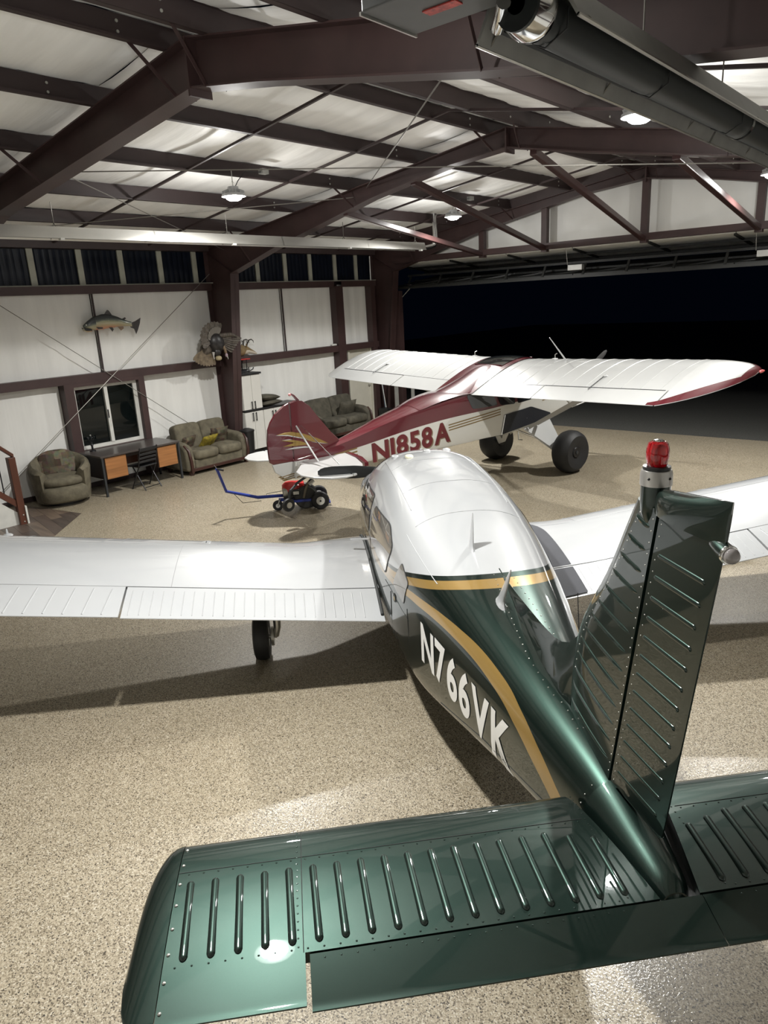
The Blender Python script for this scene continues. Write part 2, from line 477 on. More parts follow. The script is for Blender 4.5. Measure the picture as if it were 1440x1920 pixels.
for (a, b) in BAYS:
    for t in (.37, .72):
        y = a + (b - a) * t
        if y < 2.0: continue
        for sgn in (0, 1):
            xs = [0.1] + PX + [RIDGE] if sgn == 0 else [RIDGE] + PXR + [RX - .1]
            for i in range(len(xs) - 1):
                MB().bar((xs[i], y, zt(xs[i]) + .005), (xs[i+1], y, zt(xs[i+1]) + .005), .035, .03).build('sag_bar', STEEL_DK, ce)

# ------------------------------------------------------------------ steel portal frames
def frame(Y, left, right, label, kneeR=(13.67, 3.80)):
    e = empty('steel_frame', (0, Y, 0), label=label, cat='steel frame', group='portal frames of the hangar')
    fw = .11
    kl = left[0]
    m = MB()
    m.prism([(0, 0), (.35, 0), kl, (0, zt(0))], -.006, .006, lambda x, z, y: (x, y, z))
    m.hexa([(.335, -fw, 0), (.35, -fw, 0), (.35, fw, 0), (.335, fw, 0), (kl[0]-.015, -fw, kl[1]), (kl[0], -fw, kl[1]), (kl[0], fw, kl[1]), (kl[0]-.015, fw, kl[1])])
    m.box((0, -fw, 0), (.015, fw, zt(0) - .02)).box((-.02, -.15, 0), (.42, .15, .02))
    m.build('column', STEEL_RED, e)
    MB().bar((kl[0] - .02, -.0, kl[1]), (0.05, -.0, zt(0) - .1), .10, .012, up=(1, 0, 1)).build('stiffener', STEEL_RED, e)
    m = MB()
    m.prism([(RX, 0), (RX - .35, 0), kneeR, (RX, zt(RX))], -.006, .006, lambda x, z, y: (x, y, z))
    m.hexa([(RX-.35, -fw, 0), (RX-.335, -fw, 0), (RX-.335, fw, 0), (RX-.35, fw, 0), (kneeR[0], -fw, kneeR[1]), (kneeR[0]+.015, -fw, kneeR[1]), (kneeR[0]+.015, fw, kneeR[1]), (kneeR[0], fw, kneeR[1])])
    m.build('column', STEEL_RED, e)
    for pts, sg in ((left, 1), (right, -1)):
        m = MB()
        xs = [p[0] for p in pts]
        top = [(pts[-1][0], zt(pts[-1][0])), (0 if sg > 0 else RX, zt(0 if sg > 0 else RX))]
        poly = list(pts) + top
        # web in strips so that it stays planar and valid
        full = list(pts)
        for i in range(len(full) - 1):
            a, b = full[i], full[i+1]
            m.prism([a, b, (b[0], zt(b[0])), (a[0], zt(a[0]))], -.006, .006, lambda x, z, y: (x, y, z))
            m.bar((a[0], 0, a[1]), (b[0], 0, b[1]), fw * 2, .014)
        m.prism([full[0], (full[0][0], zt(full[0][0])), (0 if sg > 0 else RX, zt(0 if sg > 0 else RX))], -.006, .006, lambda x, z, y: (x, y, z))
        ex = 0 if sg > 0 else RX
        m.bar((ex, 0, zt(ex) - .007), (RIDGE, 0, zt(RIDGE) - .007), fw * 2, .014)
        m.build('rafter', STEEL_RED, e)
        for xp in (PX[0::2] if sg > 0 else PXR[0::2]):
            zb = np.interp(xp, [p[0] for p in sorted(pts)], [p[1] for p in sorted(pts)])
            if zt(xp) - zb < .25: pass
            for s in (-1, 1):
                MB().bar((xp + .1*sg, s*.10, zb + .015), (xp, s*.48, zt(xp) + .03), .035, .006, up=(1, 0, 0)).build('flange_brace', STEEL_RED, e)
    ap = left[-1]
    MB().box((RIDGE - .012, -.12, ap[1] - .07), (RIDGE + .012, .12, zt(RIDGE))).build('ridge_plate', STEEL_RED, e)
    return e
frame(4.45, [(.83, 3.86), (2.9, 4.47), (5.02, 4.745), (6.6, 4.945), (7.25, 5.03)], [(13.67, 3.90), (11.9, 4.27), (11.2, 4.36), (10.15, 4.535), (8.12, 4.90), (7.25, 5.03)], 'nearest red brown steel roof frame with its peak at the upper left')
frame(9.8, [(.83, 3.86), (2.18, 4.234), (3.36, 4.50), (4.65, 4.80), (6.27, 5.075), (7.25, 5.16)], [(13.67, 3.90), (10.65, 4.525), (9.8, 4.67), (8.42, 4.92), (7.25, 5.16)], 'middle red brown steel frame whose column stands right of the loveseat')
frame(15.1, [(.80, 3.90), (3.5, 4.62), (5.95, 5.09), (7.25, 5.21)], [(13.67, 3.90), (10.7, 4.60), (8.5, 5.03), (7.25, 5.21)], 'farthest red brown steel frame standing at the open hangar door')

# door header truss and diagonal struts
ht = empty('header_truss', (0, 15.1, 0), label='red brown truss of posts and bottom chord over the hangar door', cat='truss')
MB().box((.8, -.07, 4.07), (13.7, .07, 4.20)).build('bottom_chord', STEEL_RED, ht)
POSTX = [1.9, 3.43, 5.04, 7.24, 9.35, 11.1, 12.6]
for x in POSTX:
    zb = np.interp(x, [.8, 3.5, 5.95, 7.25, 8.5, 10.7, 13.67], [3.9, 4.62, 5.09, 5.21, 5.03, 4.6, 3.9])
    if zb - 4.2 > .05:
        MB().box((x - .065, -.065, 4.02), (x + .065, .065, zb)).build('post', STEEL_RED, ht)
labs = ['first diagonal steel strut from the left running to the door header', 'second diagonal steel strut from the left running to the door header', 'long diagonal steel strut running to the tall centre header post', 'diagonal steel strut right of the tall centre header post']
for (x0, z0, x1, lab) in ((4.0, 4.66, 3.43, labs[0]), (5.5, 4.95, 5.04, labs[1]), (7.62, 5.06, 7.24, labs[2]), (9.6, 4.70, 9.35, labs[3])):
    MB().bar((x0, 9.8, z0), (x1, 15.05, 4.10), .10, .10).build('diagonal_strut', mat('strut_steel', (0.055, 0.027, 0.026), .3), bevel=.012, label=lab, cat='strut', group='diagonal struts to the door header')

# gable insulation above the door
wf = empty('wall_far', kind='structure', label='far wall: white gable insulation above the open hangar door')
xs = [0.0] + POSTX + [RX]
for i in range(len(xs) - 1):
    a, b = xs[i], xs[i+1]
    pts = []
    def fn(u, v, a=a, b=b):
        x = a + (b - a) * u; z0 = 4.12; z1 = zt(x) + .22
        return (x, 15.36 + .012*math.sin(x*9) + .01*math.sin(x*23+v*3) * (1-v) - .03*math.sin(math.pi*u)*math.sin(math.pi*v), z0 + (z1 - z0) * v)
    MB().grid(fn, 16, 8).build('insulation_panel', VINYL, wf)
MB().prism([(0, zt(0) - .01), (RIDGE, zt(RIDGE) - .01), (RIDGE, zt(RIDGE) + .2), (0, zt(0) + .2)], 15.02, 15.05, lambda x, z, y: (x, y, z)).build('rake_closure', STEEL_DK, wf)
MB().prism([(RX, zt(RX) - .01), (RIDGE, zt(RIDGE) - .01), (RIDGE, zt(RIDGE) + .2), (RX, zt(RX) + .2)], 15.02, 15.05, lambda x, z, y: (x, y, z)).build('rake_closure', STEEL_DK, wf)
MB().box((-.2, 15.18, 0), (.30, 15.40, 4.5)).build('corner_panel', STEEL_DK, wf)
MB().box((.30, 15.25, 0), (.74, 15.40, 3.4)).build('door_jamb', STEEL_RED, wf)
MB().box((13.8, 15.18, 0), (14.7, 15.40, 4.5)).build('corner_panel', STEEL_DK, wf)
# ------------------------------------------------------------------ bifold hangar door folded up
bd = empty('bifold_door', (0, 15.4, 0), label='raised bifold hangar door folded up at the top of the opening', cat='hangar door')
DX0, DX1 = .55, 13.9
P0 = (0.0, 4.06); P1 = (1.85, 3.84); P2 = (0.05, 3.50)       # (y, z) top hinge, fold, bottom edge
DOORSTEEL = mat('black_door_steel', (0.016, 0.017, 0.016), 0.5)
DOORSKIN = mat('door_insulation', (0.78, 0.78, 0.74), 0.5, vscale=2, bump=.01, bscale=3)
n = 8
for i in range(n):
    a = DX0 + (DX1 - DX0) * i / n; b = DX0 + (DX1 - DX0) * (i + 1) / n - .02
    MB().hexa([(a, P0[0], P0[1]), (b, P0[0], P0[1]), (b, P1[0], P1[1]), (a, P1[0], P1[1]), (a, P0[0], P0[1] + .03), (b, P0[0], P0[1] + .03), (b, P1[0], P1[1] + .03), (a, P1[0], P1[1] + .03)]).build('upper_panel', DOORSKIN, bd)
    MB().hexa([(a, P2[0], P2[1]), (b, P2[0], P2[1]), (b, P1[0], P1[1] - .08), (a, P1[0], P1[1] - .08), (a, P2[0], P2[1] + .03), (b, P2[0], P2[1] + .03), (b, P1[0], P1[1] - .05), (a, P1[0], P1[1] - .05)]).build('lower_panel', DOORSTEEL, bd)
for x in np.linspace(DX0 + .1, DX1 - .1, 9):
    MB().bar((x, P0[0], P0[1] - .02), (x, P1[0], P1[1] - .02), .05, .04).build('panel_rib', DOORSTEEL, bd)
for (t, th_) in ((.33, .05), (.70, .07)):
    y = P0[0] + (P1[0] - P0[0]) * t; z = P0[1] + (P1[1] - P0[1]) * t - .03
    MB().bar((DX0, y, z), (DX1, y, z), .06, th_).build('panel_rail', DOORSTEEL, bd)
# bottom truss of the lower leaf, standing up on the folded leaf
MB().box((DX0, -.05, 3.44), (DX1, .05, 3.50)).build('truss_chord', DOORSTEEL, bd)
MB().box((DX0, .05, 3.455), (DX1, .07, 3.475)).build('edge_strip', GALV, bd)
MB().box((DX0 + .25, .18, 3.74), (DX1, .24, 3.79)).build('truss_chord', DOORSTEEL, bd)
MB().box((DX0 + .25, .50, 3.62), (DX1, .56, 3.66)).build('truss_chord', DOORSTEEL, bd)
xs = list(np.linspace(DX0 + .35, DX1 - .3, 14))
for i, x in enumerate(xs):
    MB().bar((x, .02, 3.48), (x, .21, 3.76), .05, .03).build('truss_post', DOORSTEEL, bd)
    if i + 1 < len(xs): MB().bar((x, .10, 3.50), (xs[i+1], .5, 3.64), .03, .03).build('truss_diagonal', DOORSTEEL, bd)
SILV = mat('silver_door_fixture', (0.45, 0.45, 0.43), .35, metal=.5)
for x in (5.62, 9.45):
    MB().box((x - .17, -.02, 3.60), (x + .17, .10, 3.72)).build('fixture_box', SILV, bd, bevel=.008)
    MB().cyl((x - .2, .04, 3.72), (x - .2, -.05, 4.07), .006, 6).build('lift_cable', GALV, bd)
MB().tube([(DX0 - .05, -.02, 3.50), (DX0 + .1, -.02, 3.49), (DX0 + .5, 0.0, 3.53)], .018, 8).build('latch_rod', CHROME, bd)
MB().tube([(DX0 + .03, 0, 3.45), (DX0 + .03, 0, 3.12), (DX0 + .45, 0, 3.45)], .012, 6).build('end_bracket', GALV, bd)

# ------------------------------------------------------------------ high bay lamps
LENS = mat('lamp_lens', (0.9, 0.92, 0.95), 0.3, emit=(0.97, 0.985, 1.0), estr=45.0)
LAMPGREY = mat('lamp_housing', (0.55, 0.56, 0.57), 0.35, metal=.3)
lamp_labels = ['round high bay lamp under the left roof slope above the window', 'small distant high bay lamp above the flue near the far corner', 'brightest round high bay lamp beside the dark heater tube', 'high bay lamp at the right edge under the far roof', 'high bay lamp above the viewpoint on the right']
for (x, y), lab in zip(LAMP_SPOTS, lamp_labels):
    e = empty('high_bay_lamp', (x, y, LAMP_Z), label=lab, cat='lamp', group='high bay lamps')
    MB().lathe([(.02, .13), (.075, .13), (.085, .06), (.10, .055), (.165, .03), (.17, 0.0), (.15, -.005), (.02, -.005)], n=28).build('housing', LAMPGREY, e)
    for kf in range(12):
        t = kf * math.pi / 6
        MB().bar((.08*math.cos(t), .08*math.sin(t), .075), (.15*math.cos(t), .15*math.sin(t), .045), .006, .05).build('cooling_fin', LAMPGREY, e)
    MB().lathe([(.02, -.055), (.07, -.05), (.105, -.03), (.115, -.008), (.115, -.004), (.02, -.004)], n=28).build('lens', LENS, e)
    zz = zt(x) - LAMP_Z
    MB().tube([(0, 0, .13), (0, 0, .17), (.015, 0, .185), (0, 0, .2), (-.012, 0, .19)], .006, 6).build('hook', GALV, e)
    MB().cyl((0, 0, .2), (0, 0, max(.25, zz)), .006, 6).build('hanger', GALV, e)
    MB().tube([(.03, .02, .13), (.06, .05, .2), (.05, .2, max(.3, zz)), (.05, .5, max(.3, zz) + .02)], .006, 6).build('power_cord', BLACK, e)
    MB().box((.0, .5, max(.3, zz)), (.09, .62, max(.3, zz) + .07)).build('junction_box', GALV, e)
    ld = bpy.data.lights.new('lamp_light', 'AREA'); ld.shape = 'DISK'; ld.size = .20; ld.energy = LAMP_WATT; ld.spread = math.radians(150); ld.color = LAMP_COL
    lo = bpy.data.objects.new('lamp_light', ld); COL.objects.link(lo); lo.parent = e; lo.location = (0, 0, -.058)
    pd_ = bpy.data.lights.new('lamp_fill', 'POINT'); pd_.energy = LAMP_WATT * FILL; pd_.color = LAMP_COL; pd_.shadow_soft_size = .07  # added fill light on top of the lamp's own disk light
    po = bpy.data.objects.new('lamp_fill', pd_); COL.objects.link(po); po.parent = e; po.location = (0, 0, -.14)

# ------------------------------------------------------------------ radiant tube heaters
REFL = mat('heater_reflector', (0.62, 0.61, 0.57), 0.38, metal=.75, var=.12, vscale=3, vstretch=(1, .3, 1))
h1 = empty('tube_heater', (3.18, 0, 4.22), label='long pale radiant tube heater hung below the left eave', cat='tube heater', group='radiant tube heaters')
prof = [(-.17, -.06), (-.12, .10), (.12, .10), (.17, -.06), (.16, -.06), (.11, .085), (-.11, .085), (-.16, -.06)]
h1.scale = (.93, .93, .93)
segs = [(3.2, 6.9), (6.88, 9.6), (9.58, 12.0), (11.98, 14.0)]
for (a, b) in segs:
    MB().prism(prof, a, b, lambda x, z, y: (x, y, z)).build('reflector', REFL, h1)
MB().cyl((0, 3.2, .0), (0, 14.1, .0), .05, 14).build('burner_tube', GREY_TUBE, h1)
MB().tube([(0, 14.0, 0), (0, 14.18, 0), (.03, 14.36, .03), (.05, 14.46, .06), (.06, 14.5, .16), (.06, 14.5, .55), (.06, 14.5, .75)], .055, 14).build('flue_pipe', CHROME, h1)
for y in (5.35, 8.43, 11.4, 13.8):
    MB().tube([(0, y, .44), (.0, y, .16), (-.16, y, -.05)], .006, 6).tube([(0, y, .16), (.16, y, -.05)], .006, 6).build('hanger_chain', WIRE, h1)
    MB().box((.12, y - .03, -.085), (.19, y + .03, -.055)).build('hanger_clip', WHITE_TRIM, h1)

h2 = empty('tube_heater', (11.355, 0, 4.20), label='dark radiant tube heater with grey control box at the upper right', cat='tube heater', group='radiant tube heaters')
h2.scale = (.913, .913, .913)
REFL2 = mat('dull_reflector', (0.30, 0.30, 0.285), 0.42, metal=.55)
prof2 = [(-.245, -.05), (-.17, .10), (.17, .10), (.26, -.05), (.25, -.06), (.16, .085), (-.16, .085), (-.235, -.06)]
for (a, b) in [(3.15, 6.6), (6.55, 10.2), (10.15, 13.4)]:
    MB().prism(prof2, a, b, lambda x, z, y: (x, y, z)).build('reflector', REFL2, h2)
    for xx in (-.24, .255): MB().cyl((xx, a, -.055), (xx, b, -.055), .009, 6).build('reflector_lip', ALU, h2)
DARKTUBE = mat('blackened_tube', (0.012, 0.016, 0.017), .45, metal=.4)
MB().cyl((0.05, 3.0, .0), (0.05, 6.35, .0), .10, 24).build('burner_tube', DARKTUBE, h2)
MB().cyl((0.05, 6.30, .0), (0.05, 13.4, .0), .098, 24).build('burner_tube', DARKTUBE, h2)
MB().lathe([(.102, 0), (.112, .0), (.112, .05), (.102, .05)], (0.05, 6.28, 0), 'y', 24).build('tube_clamp', CHROME, h2)
MB().lathe([(.04, -.12), (.10, -.1), (.118, -.02), (.118, .02), (.10, .05)], (0.05, 3.12, 0), 'y', 24).build('tube_collar', CHROME, h2)
MB().tube([(-.1, 3.1, -.03), (-.02, 3.0, -.02), (.02, 2.95, .0)], .03, 10).build('burner_elbow', CHROME, h2)
BOXG = mat('heater_box_grey', (0.105, 0.11, 0.112), .4, metal=.3)
MB().hexa([(-.52, 2.68, .04), (.10, 2.68, .04), (.10, 3.07, .04), (-.53, 3.07, .04), (-.52, 2.68, .36), (.10, 2.68, .36), (.10, 3.07, .36), (-.53, 3.07, .36)]).build('control_box', BOXG, h2, bevel=.008)
MB().box((-.33, 2.86, .034), (-.16, 2.92, .039)).build('warning_label', mat('red_label', (.5, .06, .05), .4, var=.5, vscale=40), h2)
MB().box((-.532, 2.68, .03), (-.522, 3.08, .045)).build('box_edge', ALU, h2)
for y in (3.25, 4.5, 6.0, 7.6, 9.8):
    MB().tube([(.0, y, .55), (.0, y, .2), (-.24, y, -.05)], .006, 6).tube([(0, y, .2), (.26, y, -.05)], .006, 6).build('hanger_wire', WIRE, h2)
    MB().tube([(-.06, y, .02), (-.055, y, -.06), (.05, y, -.112), (.155, y, -.06), (.16, y, .02)], .004, 6).build('tube_hanger', DKGREY, h2)
MB().tube([(-.2, 3.2, .02), (-.17, 5, .02), (-.17, 8, .02)], .012, 6).build('gas_pipe', DKGREY, h2)

# ------------------------------------------------------------------ bracing cables
def cable(a, b, lab, r=.0065):
    MB().cyl(a, b, r, 6).build('bracing_cable', WIRE, label=lab, cat='cable', group='bracing cables')
cable((.22, 4.6, 3.95), (.22, 9.55, .25), 'bracing cable falling from the upper left behind the window to the loveseat')
cable((.26, 4.6, .25), (.26, 9.6, 3.88), 'bracing cable rising from the stair across the window to the column')
cable((4.55, 9.75, 4.98), (9.86, 4.5, 4.62), 'long roof bracing cable crossing under the purlins')
cable((4.2, 4.55, 4.80), (11.2, 9.7, 4.38), 'roof bracing cable crossing in front of the middle frame')
cable((.9, 4.6, 4.42), (4.3, 9.7, 4.86), 'roof bracing cable above the pale tube heater')
cable((4.2, 4.6, 4.82), (.7, 9.7, 4.32), 'roof bracing cable descending towards the middle column')
MB().cyl((.12, 14.86, 1.9), (.12, 14.86, 4.3), .02, 10).build('conduit_pipe', GALV, label='thin galvanised conduit running up beside the cream door', cat='pipe')
# ------------------------------------------------------------------ green and white low wing airplane
CH = empty('low_wing_airplane', (12.3426, 2.2173, 0), math.radians(47.2604 + 90), label='dark green and white low wing airplane marked N766VK seen from behind its tail', cat='airplane')
# fuselage sections: s, half width, z bottom, z top, z of max width, top exponent, bottom exponent
SEC = [(-.06, .040, .90, 1.04, .97, 2.2, 2.6), (-.04, .060, .885, 1.06, .97, 2.2, 2.8), (0.0, .078, .87, 1.085, .97, 2.1, 3.0), (.2, .115, .84, 1.125, .97, 2.0, 3.2), (.45, .155, .80, 1.18, .98, 2.0, 5),
       (1.06, .272, .735, 1.285, 1.01, 2.1, 7), (1.6, .370, .635, 1.37, 1.03, 2.2, 8), (2.1, .460, .53, 1.45, 1.05, 2.3, 8), (2.44, .522, .475, 1.50, 1.05, 2.4, 8),
       (3.0, .595, .43, 1.60, 1.05, 2.5, 6.0), (3.5, .63, .41, 1.68, 1.05, 2.6, 5.0), (4.0, .645, .40, 1.735, 1.05, 2.6, 5.0), (4.5, .645, .39, 1.755, 1.05, 2.6, 5.0),
       (4.9, .635, .39, 1.72, 1.05, 2.5, 5.0), (5.2, .625, .40, 1.60, 1.05, 2.4, 5.0), (5.5, .61, .41, 1.43, 1.04, 2.3, 4.5), (5.75, .595, .43, 1.29, 1.02, 2.2, 4.0), (6.1, .56, .46, 1.235, .98, 2.2, 3.5),
       (6.6, .50, .53, 1.18, .95, 2.1, 3.0), (6.9, .42, .60, 1.12, .92, 2.0, 2.6), (7.02, .34, .66, 1.07, .92, 2.0, 2.4), (7.08, .2, .78, 1.0, .92, 2, 2)]
_S = [r[0] for r in SEC]
FP = [pchip(_S, [r[i] for r in SEC]) for i in range(1, 7)]
def fy(s, z):
    """half width of the fuselage at station s and height z"""
    wd, zb, zt_, zc, nt_, nb_ = [f(s) for f in FP]
    if z >= zc:
        r = min(1.0, (z - zc) / (zt_ - zc)); return wd * max(0.0, 1 - r**nt_) ** (1 / nt_)
    r = min(1.0, (zc - z) / (zc - zb)); return wd * max(0.0, 1 - r**nb_) ** (1 / nb_)
def fring(s, n=64):
    wd, zb, zt_, zc, nt_, nb_ = [f(s) for f in FP]
    out = []
    for k in range(n):
        t = 2 * math.pi * k / n
        c, si = math.cos(t), math.sin(t)
        e = nt_ if si >= 0 else nb_
        y = wd * math.copysign(abs(c) ** (2 / e), c)
        z = zc + (zt_ - zc if si >= 0 else zc - zb) * math.copysign(abs(si) ** (2 / e), si)
        out.append((s, y, z))
    return out
def ftop(s): return FP[2](s)

def curve_node(nt, xsock, pts, x0, x1, y0, y1):
    """maps x -> y through a float curve; returns the output socket in real units"""
    mr = N(nt, 'ShaderNodeMapRange'); mr.inputs['From Min'].default_value = x0; mr.inputs['From Max'].default_value = x1
    nt.links.new(xsock, mr.inputs['Value'])
    fc = N(nt, 'ShaderNodeFloatCurve')
    cu = fc.mapping.curves[0]
    P = [((x - x0) / (x1 - x0), (y - y0) / (y1 - y0)) for x, y in pts]
    cu.points[0].location = P[0]; cu.points[1].location = P[-1]
    for p in P[1:-1]: cu.points.new(*p)
    fc.mapping.update()
    nt.links.new(mr.outputs['Result'], fc.inputs['Value'])
    m2 = N(nt, 'ShaderNodeMapRange'); m2.clamp = False; m2.inputs['To Min'].default_value = y0; m2.inputs['To Max'].default_value = y1
    nt.links.new(fc.outputs['Value'], m2.inputs['Value'])
    return m2.outputs['Result']
def mth(nt, op, a, b=None):
    n = N(nt, 'ShaderNodeMath', operation=op)
    for i, q in enumerate((a, b)):
        if q is None: continue
        if isinstance(q, (int, float)): n.inputs[i].default_value = q
        else: nt.links.new(q, n.inputs[i])
    return n.outputs[0]
def mixc(nt, fac, a, b):
    m = N(nt, 'ShaderNodeMix', data_type='RGBA')
    nt.links.new(fac, m.inputs[0])
    for i, q in ((6, a), (7, b)):
        if isinstance(q, tuple): m.inputs[i].default_value = c4(q)
        else: nt.links.new(q, m.inputs[i])
    return m.outputs[2]
def mixf(nt, fac, a, b):
    m = N(nt, 'ShaderNodeMix', data_type='FLOAT')
    nt.links.new(fac, m.inputs[0])
    for i, q in ((2, a), (3, b)):
        if isinstance(q, (int, float)): m.inputs[i].default_value = q
        else: nt.links.new(q, m.inputs[i])
    return m.outputs[0]
def grey_col(nt, f):
    c = N(nt, 'ShaderNodeCombineColor')
    for i in range(3): nt.links.new(f, c.inputs[i])
    return c.outputs[0]

G_GREEN = (0.0150, 0.0310, 0.0250); G_WHITE = (0.345, 0.355, 0.365); G_GOLD = (0.30, 0.19, 0.055)
def flake(nt, base, p, amt=.35):
    """metallic flake modulation of the green"""
    nz = N(nt, 'ShaderNodeTexNoise'); nz.inputs['Scale'].default_value = 900; nz.inputs['Detail'].default_value = 1
    nt.links.new(coords(nt), nz.inputs['Vector'])
    rp = N(nt, 'ShaderNodeValToRGB'); rp.color_ramp.elements[0].color = c4(tuple(x*(1-amt) for x in base)); rp.color_ramp.elements[1].color = c4(tuple(x*(1+amt) for x in base))
    nt.links.new(nz.outputs['Fac'], rp.inputs['Fac'])
    return rp.outputs['Color']
def green_mat(name='metallic_green_paint'):
    m, nt, p = nodes(name)
    nt.links.new(flake(nt, G_GREEN, p), p.inputs['Base Color'])
    setin(p, Metallic=.85, Roughness=.40, Coat_Weight=1.0, Coat_Roughness=.015)
    return m
GREEN = green_mat()
def fus_mat():
    m, nt, p = nodes('fuselage_paint_scheme')
    tc = N(nt, 'ShaderNodeTexCoord'); sx = N(nt, 'ShaderNodeSeparateXYZ'); nt.links.new(tc.outputs['Object'], sx.inputs[0])
    X, Z = sx.outputs[0], sx.outputs[2]
    zb = curve_node(nt, X, [(1.2, 1.98), (1.6, 1.66), (2.15, 1.455), (2.5, 1.35), (3.1, 1.215), (4.0, 1.12), (5.5, 1.05), (7.2, .98)], 1.2, 7.2, .9, 2.0)
    g = mth(nt, 'SUBTRACT', Z, zb)
    white = mth(nt, 'GREATER_THAN', g, 0.0)
    gold1 = mth(nt, 'MULTIPLY', mth(nt, 'LESS_THAN', g, -.030), mth(nt, 'GREATER_THAN', g, -.085))
    z2 = curve_node(nt, X, [(.2, .58), (.5, .85), (.64, .95), (.85, 1.055), (1.05, 1.128), (1.3, 1.185), (1.76, 1.222), (2.47, 1.19), (3.0, 1.115), (4.0, 1.02), (7.2, .93)], .2, 7.2, .5, 1.5)
    w2 = curve_node(nt, X, [(.2, .070), (.7, .056), (1.1, .038), (1.8, .031), (3.0, .026), (7.2, .02)], .2, 7.2, 0, .1)
    gold2 = mth(nt, 'LESS_THAN', mth(nt, 'ABSOLUTE', mth(nt, 'SUBTRACT', Z, z2)), w2)
    gold2 = mth(nt, 'MULTIPLY', gold2, mth(nt, 'LESS_THAN', g, -.03))
    gold = mth(nt, 'MAXIMUM', gold1, gold2)
    col = mixc(nt, gold, flake(nt, G_GREEN, p), G_GOLD)
    col = mixc(nt, white, col, G_WHITE)
    nt.links.new(col, p.inputs['Base Color'])
    met = mixf(nt, gold, .9, .45); met = mixf(nt, white, met, 0.0)
    nt.links.new(met, p.inputs['Metallic'])
    setin(p, Roughness=.34, Coat_Weight=1.0, Coat_Roughness=.015)
    return m
FUSM = fus_mat()
PLANE_WHITE = mat('gloss_white_aircraft_paint', (0.37, 0.38, 0.39), 0.35, var=0.015, vscale=2, coat=1.0, coat_rough=.02)
m = MB()
st = [-.06, -.05, -.04, -.02, 0, .05, .1] + list(np.linspace(.15, 6.6, 150)) + [6.7, 6.8, 6.9, 6.96, 7.02, 7.05, 7.08]
m.rings([fring(s) for s in st])
FUS = m.build('fuselage', FUSM, CH)

# side patches that follow the fuselage skin
def resamp(poly, r=.05, n=5):
    """round the corners of a polygon"""
    out = []
    L = len(poly)
    for i in range(L):
        p0, p, p1 = (Vector(poly[i-1]), Vector(poly[i]), Vector(poly[(i+1) % L]))
        a = (p0 - p); b = (p1 - p); d = min(r, a.length*.45, b.length*.45)
        q0 = p + a.normalized()*d; q1 = p + b.normalized()*d
        for k in range(n + 1):
            t = k / n; out.append(tuple((q0*(1-t)**2 + p*(2*t*(1-t)) + q1*t**2)))
    return out
def dens(poly, step=.05):
    out = []
    for i in range(len(poly)):
        a, b = Vector(poly[i]), Vector(poly[(i+1) % len(poly)])
        k = max(1, int((b-a).length/step))
        for j in range(k): out.append(tuple(a + (b-a)*(j/k)))
    return out
def side_patch(mb, poly, off, side=1, rings=5):
    poly = dens(poly)
    c = Vector((sum(p[0] for p in poly)/len(poly), sum(p[1] for p in poly)/len(poly)))
    rg = []
    for i in range(rings + 1):
        t = 1 - i / rings
        if i == rings: t = .01
        rg.append([(lambda q: (q[0], side*(fy(q[0], q[1]) + off), q[1]))(c + (Vector(p) - c)*t) for p in poly])
    mb.rings(rg, caps=False)
    return mb
CABGLASS = mat('tinted_cabin_window', (0.16, 0.15, 0.135), 0.04, var=.25, vscale=2, coat=1.0, coat_rough=.01)
SEAL = mat('window_seal', (0.05, 0.05, 0.05), .5)
wins = {'rear': [(3.14, 1.33), (3.40, 1.44), (4.02, 1.43), (4.10, 1.12), (3.26, 1.09)], 'front': [(4.22, 1.13), (4.20, 1.475), (4.80, 1.45), (5.15, 1.17)], 'quarter': [(2.64, 1.235), (2.86, 1.31), (2.99, 1.10), (2.70, 1.06)]}
for side in (1, -1):
    for k, poly in wins.items():
        rp_ = resamp(poly, .07 if k != 'quarter' else .03)
        cx_ = sum(p[0] for p in poly)/len(poly); cz_ = sum(p[1] for p in poly)/len(poly)
        big = [(cx_ + (p[0]-cx_)*1.035, cz_ + (p[1]-cz_)*1.06) for p in rp_]
        wo = side_patch(MB(), big, .002, side).build('window_seal', SEAL, CH)
        side_patch(MB(), rp_, .005, side).build('cabin_window', CABGLASS, CH)
# windshield: two panes on the raked section
def ws_fn(sd):
    def fn(u, v):
        s = 5.0 + .62*v; 
        ang = math.radians(90 - sd*(3 + 74*u))
        wd, zb, zt_, zc, nt_, nb_ = [f(s) for f in FP]
        c, si = math.cos(ang), math.sin(ang)
        y = wd * math.copysign(abs(c)**(2/nt_), c); z = zc + (zt_-zc)*abs(si)**(2/nt_)
        nl = Vector((.5, c, si)).normalized()*.006
        return (s + nl.x, y + nl.y, z + nl.z)
    return fn
for sd in (1, -1): MB().grid(ws_fn(sd), 14, 10).build('windshield_pane', CABGLASS, CH)
MB().tube([(5.0 + .62*t, 0, ftop(5.0 + .62*t) + .008) for t in np.linspace(0, 1, 8)], .012, 6).build('windshield_post', PLANE_WHITE, CH)

# seams and door line, thin dark gaps
GAP = mat('panel_gap', (0.02, 0.022, 0.022), .6)
def seam(pts, off=.0015, side=1, r=.0025, nm='panel_seam', mt=None):
    return MB().tube([(s, side*(fy(s, z)+off), z) for s, z in pts], r, 5).build(nm, mt or GAP, CH)
seam([(3.13, .62), (3.12, .8), (3.10, 1.0)])
seam([(3.3, 1.02), (3.1, 1.02), (2.9, 1.00), (2.6, .97)], r=.0015)
seam([(2.62, .60), (2.62, .9), (2.63, 1.05)], r=.0018)
seam([(4.15, 1.10), (4.15, .75)], r=.002); seam([(2.05, .63), (1.4, .78), (.75, .86)], r=.002)
